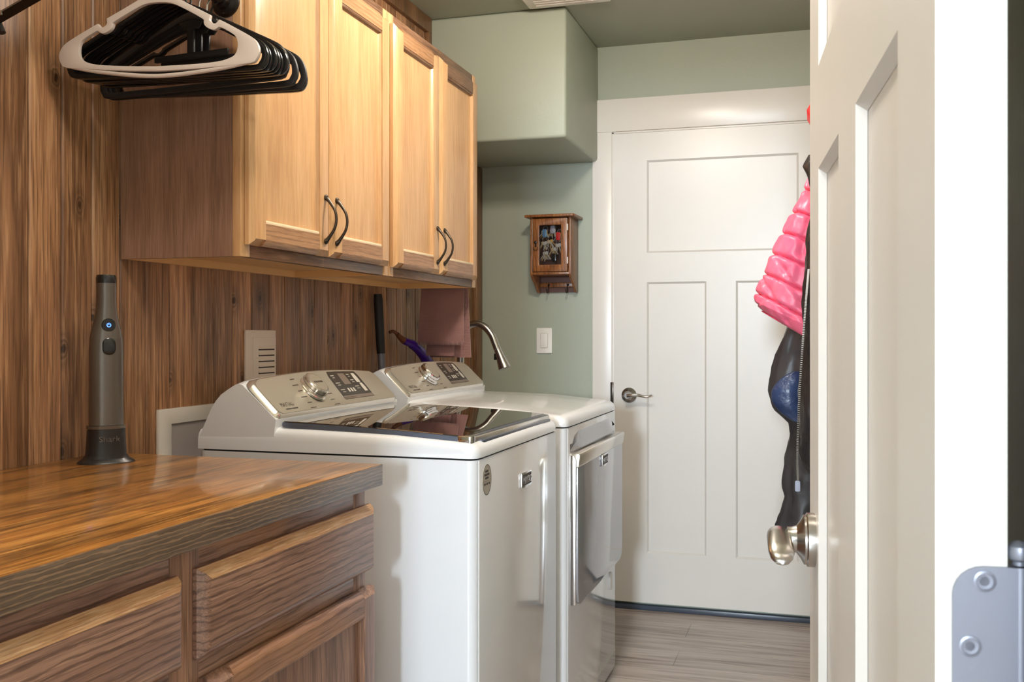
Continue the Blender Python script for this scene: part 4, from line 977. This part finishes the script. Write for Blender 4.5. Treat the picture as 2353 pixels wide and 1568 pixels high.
# ---------------------------------------------------------------- coats on the right wall
t = thing('coat_shelf', 'narrow white shelf with coat hooks on the right wall behind the open door', 'shelf', (XR, 2.6, 1.66))
bxo('shelf_board', (.0, XR-.001, 2.10, 3.30, 1.666, 1.684), 'trimwhite', t, bevel=.002)
bxo('hook_board', (XR-.018, XR-.001, 2.12, 3.28, 1.58, 1.665), 'trimwhite', t, bevel=.002)
for yy in (2.35, 2.75, 3.0): 
    bm = NB(); tube(bm, spline([(XR-.018,yy,1.61),(XR-.045,yy,1.60),(XR-.075,yy,1.61),(XR-.088,yy,1.64)], 5), .005, 10); lathe(bm, [(.018,0),(.018,.004),(.01,.006)], (XR-.018,yy,1.61), (-1,0,0), 16); obj('hook', bm, 'blackmetal', t)
bm = NB(); prism(bm, [(.043+.070*math.cos(a), 1.7455+.070*math.sin(a)) for a in [PI*k/3 for k in range(6)]], 'Y', 2.55, 2.68)
tag(obj('hexagonal_box', bm, 'red', None, bevel=.001), 'bright red box on the coat shelf, only its corner showing', 'box')
def garment(bm, rows, ycen, puff=0, pitch=.06, wr=.006, n=44, seed=0, power=2.3):
    """rows: (z, xleft, xright, half depth in y, tilt) from top down"""
    Z = [r[0] for r in rows]; N = 230 if puff else 90; n = 110 if puff else 64; secs = []
    for i in range(N+1):
        z = Z[0]+(Z[-1]-Z[0])*i/N
        for a, b_ in zip(rows, rows[1:]):
            if a[0] >= z >= b_[0]-1e-9:
                s = (a[0]-z)/(a[0]-b_[0]); r = [a[k]*(1-s)+b_[k]*s for k in range(5)]; break
        cx, rx, ry, tl = (r[1]+r[2])/2, (r[2]-r[1])/2, r[3], r[4]
        pf = puff*(abs(math.sin(PI*(z-Z[0])/pitch))**.45-.7)
        row = []
        for k in range(n):
            a = 2*PI*k/n; c_, s_ = math.cos(a), math.sin(a)
            ux = math.copysign(abs(c_)**(2/power), c_); uy = math.copysign(abs(s_)**(2/power), s_)
            q = pf
            if puff:
                wy = (x0_ := cx+ux*rx); zz = z+.010*math.sin(ux*2.2+1)
                d1 = abs((zz/pitch) % 1-.5)*2
                q = puff*(1-(max(0, d1-.25)/.75)**6*2.2)
                lo = min(1, max(0, (1.40-z)/.08))
                for sg in (1, -1):
                    d2 = abs(((z*.75+sg*x0_*1.25)/.10) % 1-.5)*2; q -= lo*puff*1.1*max(0, d2-.75)/.25
            pf_ = q
            w_ = wr*1.5*noise.noise(Vector((ux*2.2+seed, uy*2.2, z*4.5+.8*ux)))+wr*.7*noise.noise(Vector((ux*6+seed, uy*6, z*9+ux*2)))+wr*.25*noise.noise(Vector((ux*9+seed, uy*9, z*40)))
            x = cx+ux*(rx+pf_+w_); y = ycen+uy*(ry+pf_*1.3+w_*1.4); row.append((x, y, z+tl*(x-cx)))
        secs.append(row)
    loft(bm, secs)
t = thing('pink_puffer_jacket', 'bright pink quilted puffer jacket hanging behind the open white door', 'jacket', (.05, 2.75, 1.6))
bm = NB(); garment(bm, [(1.635,-.005,.10,.03,-.2),(1.56,-.035,.115,.06,-.2),(1.45,-.080,.12,.09,-.25),(1.36,-.118,.12,.10,-.3),(1.25,-.160,.12,.105,-.4),(1.215,-.168,.115,.105,-.5),(1.18,-.150,.11,.09,-.6),(1.170,-.10,.09,.05,-.6)], 2.76, puff=.0055, pitch=.062, wr=.010, seed=1)
obj('jacket_body', bm, 'pink', t, ang=80)
t = thing('black_leather_jacket', 'black leather jacket with a long metal zipper, nearest the camera of the coats', 'jacket', (.05, 2.38, 1.6))
bm = NB(); garment(bm, [(1.610,-.012,.10,.02,0),(1.585,-.026,.12,.035,0),(1.50,-.010,.13,.05,0),(1.42,-.022,.14,.06,0),(1.30,-.028,.14,.07,0),(1.14,-.036,.14,.075,0),(.98,-.040,.14,.075,0),(.88,-.040,.13,.07,-.4),(.84,-.02,.12,.05,-.5)], 2.40, wr=.012, seed=4)
obj('jacket_body', bm, 'leather', t, ang=80)
bm = NB(); zp = spline([(-.0205,2.334,1.34),(-.0245,2.332,1.29),(-.032,2.329,1.19),(-.0405,2.327,1.05),(-.0445,2.328,.93),(-.0435,2.33,.862)], 10)
tube(bm, zp, .0045, 8, flat=.4); zt = obj('zipper_tape', bm, 'blackmatte', t)
bm = NB(); acc = 0
for a, b_ in zip(zp, zp[1:]):
    for k in range(3):
        p = a.lerp(b_, k/3); box(bm, p.x-.0022, p.x+.0022, p.y-.0045, p.y-.001, p.z-.0010, p.z+.0010)
obj('zipper_teeth', bm, 'bronze', zt)
bm = NB(); p = zp[-1]; prism(bm, rrect(p.x-.006, p.x+.005, p.z-.020, p.z+.004, .003, 3), 'Y', p.y-.009, p.y-.005); obj('zipper_pull', bm, 'steel', zt)
t = thing('black_winter_coat', 'long black winter coat with navy quilted lining showing below the pink jacket', 'coat', (.05, 2.98, 1.5))
bm = NB(); garment(bm, [(1.60,.03,.12,.03,0),(1.40,-.02,.13,.06,0),(1.17,-.100,.13,.07,0),(1.10,-.122,.13,.08,0),(1.035,-.137,.13,.085,0),(.975,-.118,.13,.08,0),(.94,-.078,.13,.08,0),(.90,-.074,.13,.085,0),(.84,-.088,.13,.09,0),(.79,-.096,.13,.09,0),(.745,-.098,.13,.09,0),(.735,-.090,.13,.09,0),(.68,-.106,.13,.09,0),(.62,-.120,.13,.09,-.2),(.57,-.126,.12,.08,-.4),(.555,-.09,.11,.06,-.4)], 3.00, wr=.010, seed=9)
obj('coat_body', bm, 'nylon', t, ang=80)
bm = NB(); secs = []
for i in range(15):
    s = i/14; z = 1.09-(1.09-.948)*s; xl = -.066-.062*max(0, math.sin(PI*min(1, s*1.02)))**.75; xr = -.045
    secs.append([(xl+(xr-xl)*(.5-.5*math.cos(a)), 2.918-.014*math.sin(a)*(.4+math.sin(PI*s))+.004*noise.noise(Vector((a*2, z*40, 0))), z) for a in [PI*k/10 for k in range(11)]]+[(xr, 2.93, z), (xl, 2.93, z)])
loft(bm, secs); obj('lining', bm, 'navy', t, ang=70)

# ---------------------------------------------------------------- baseboards
bm = NB(); box(bm, XR-.014, XR-.0005, 1.5, 4.28, 0, .09); struct('baseboard_right', bm, 'trimwhite', bevel=.002)
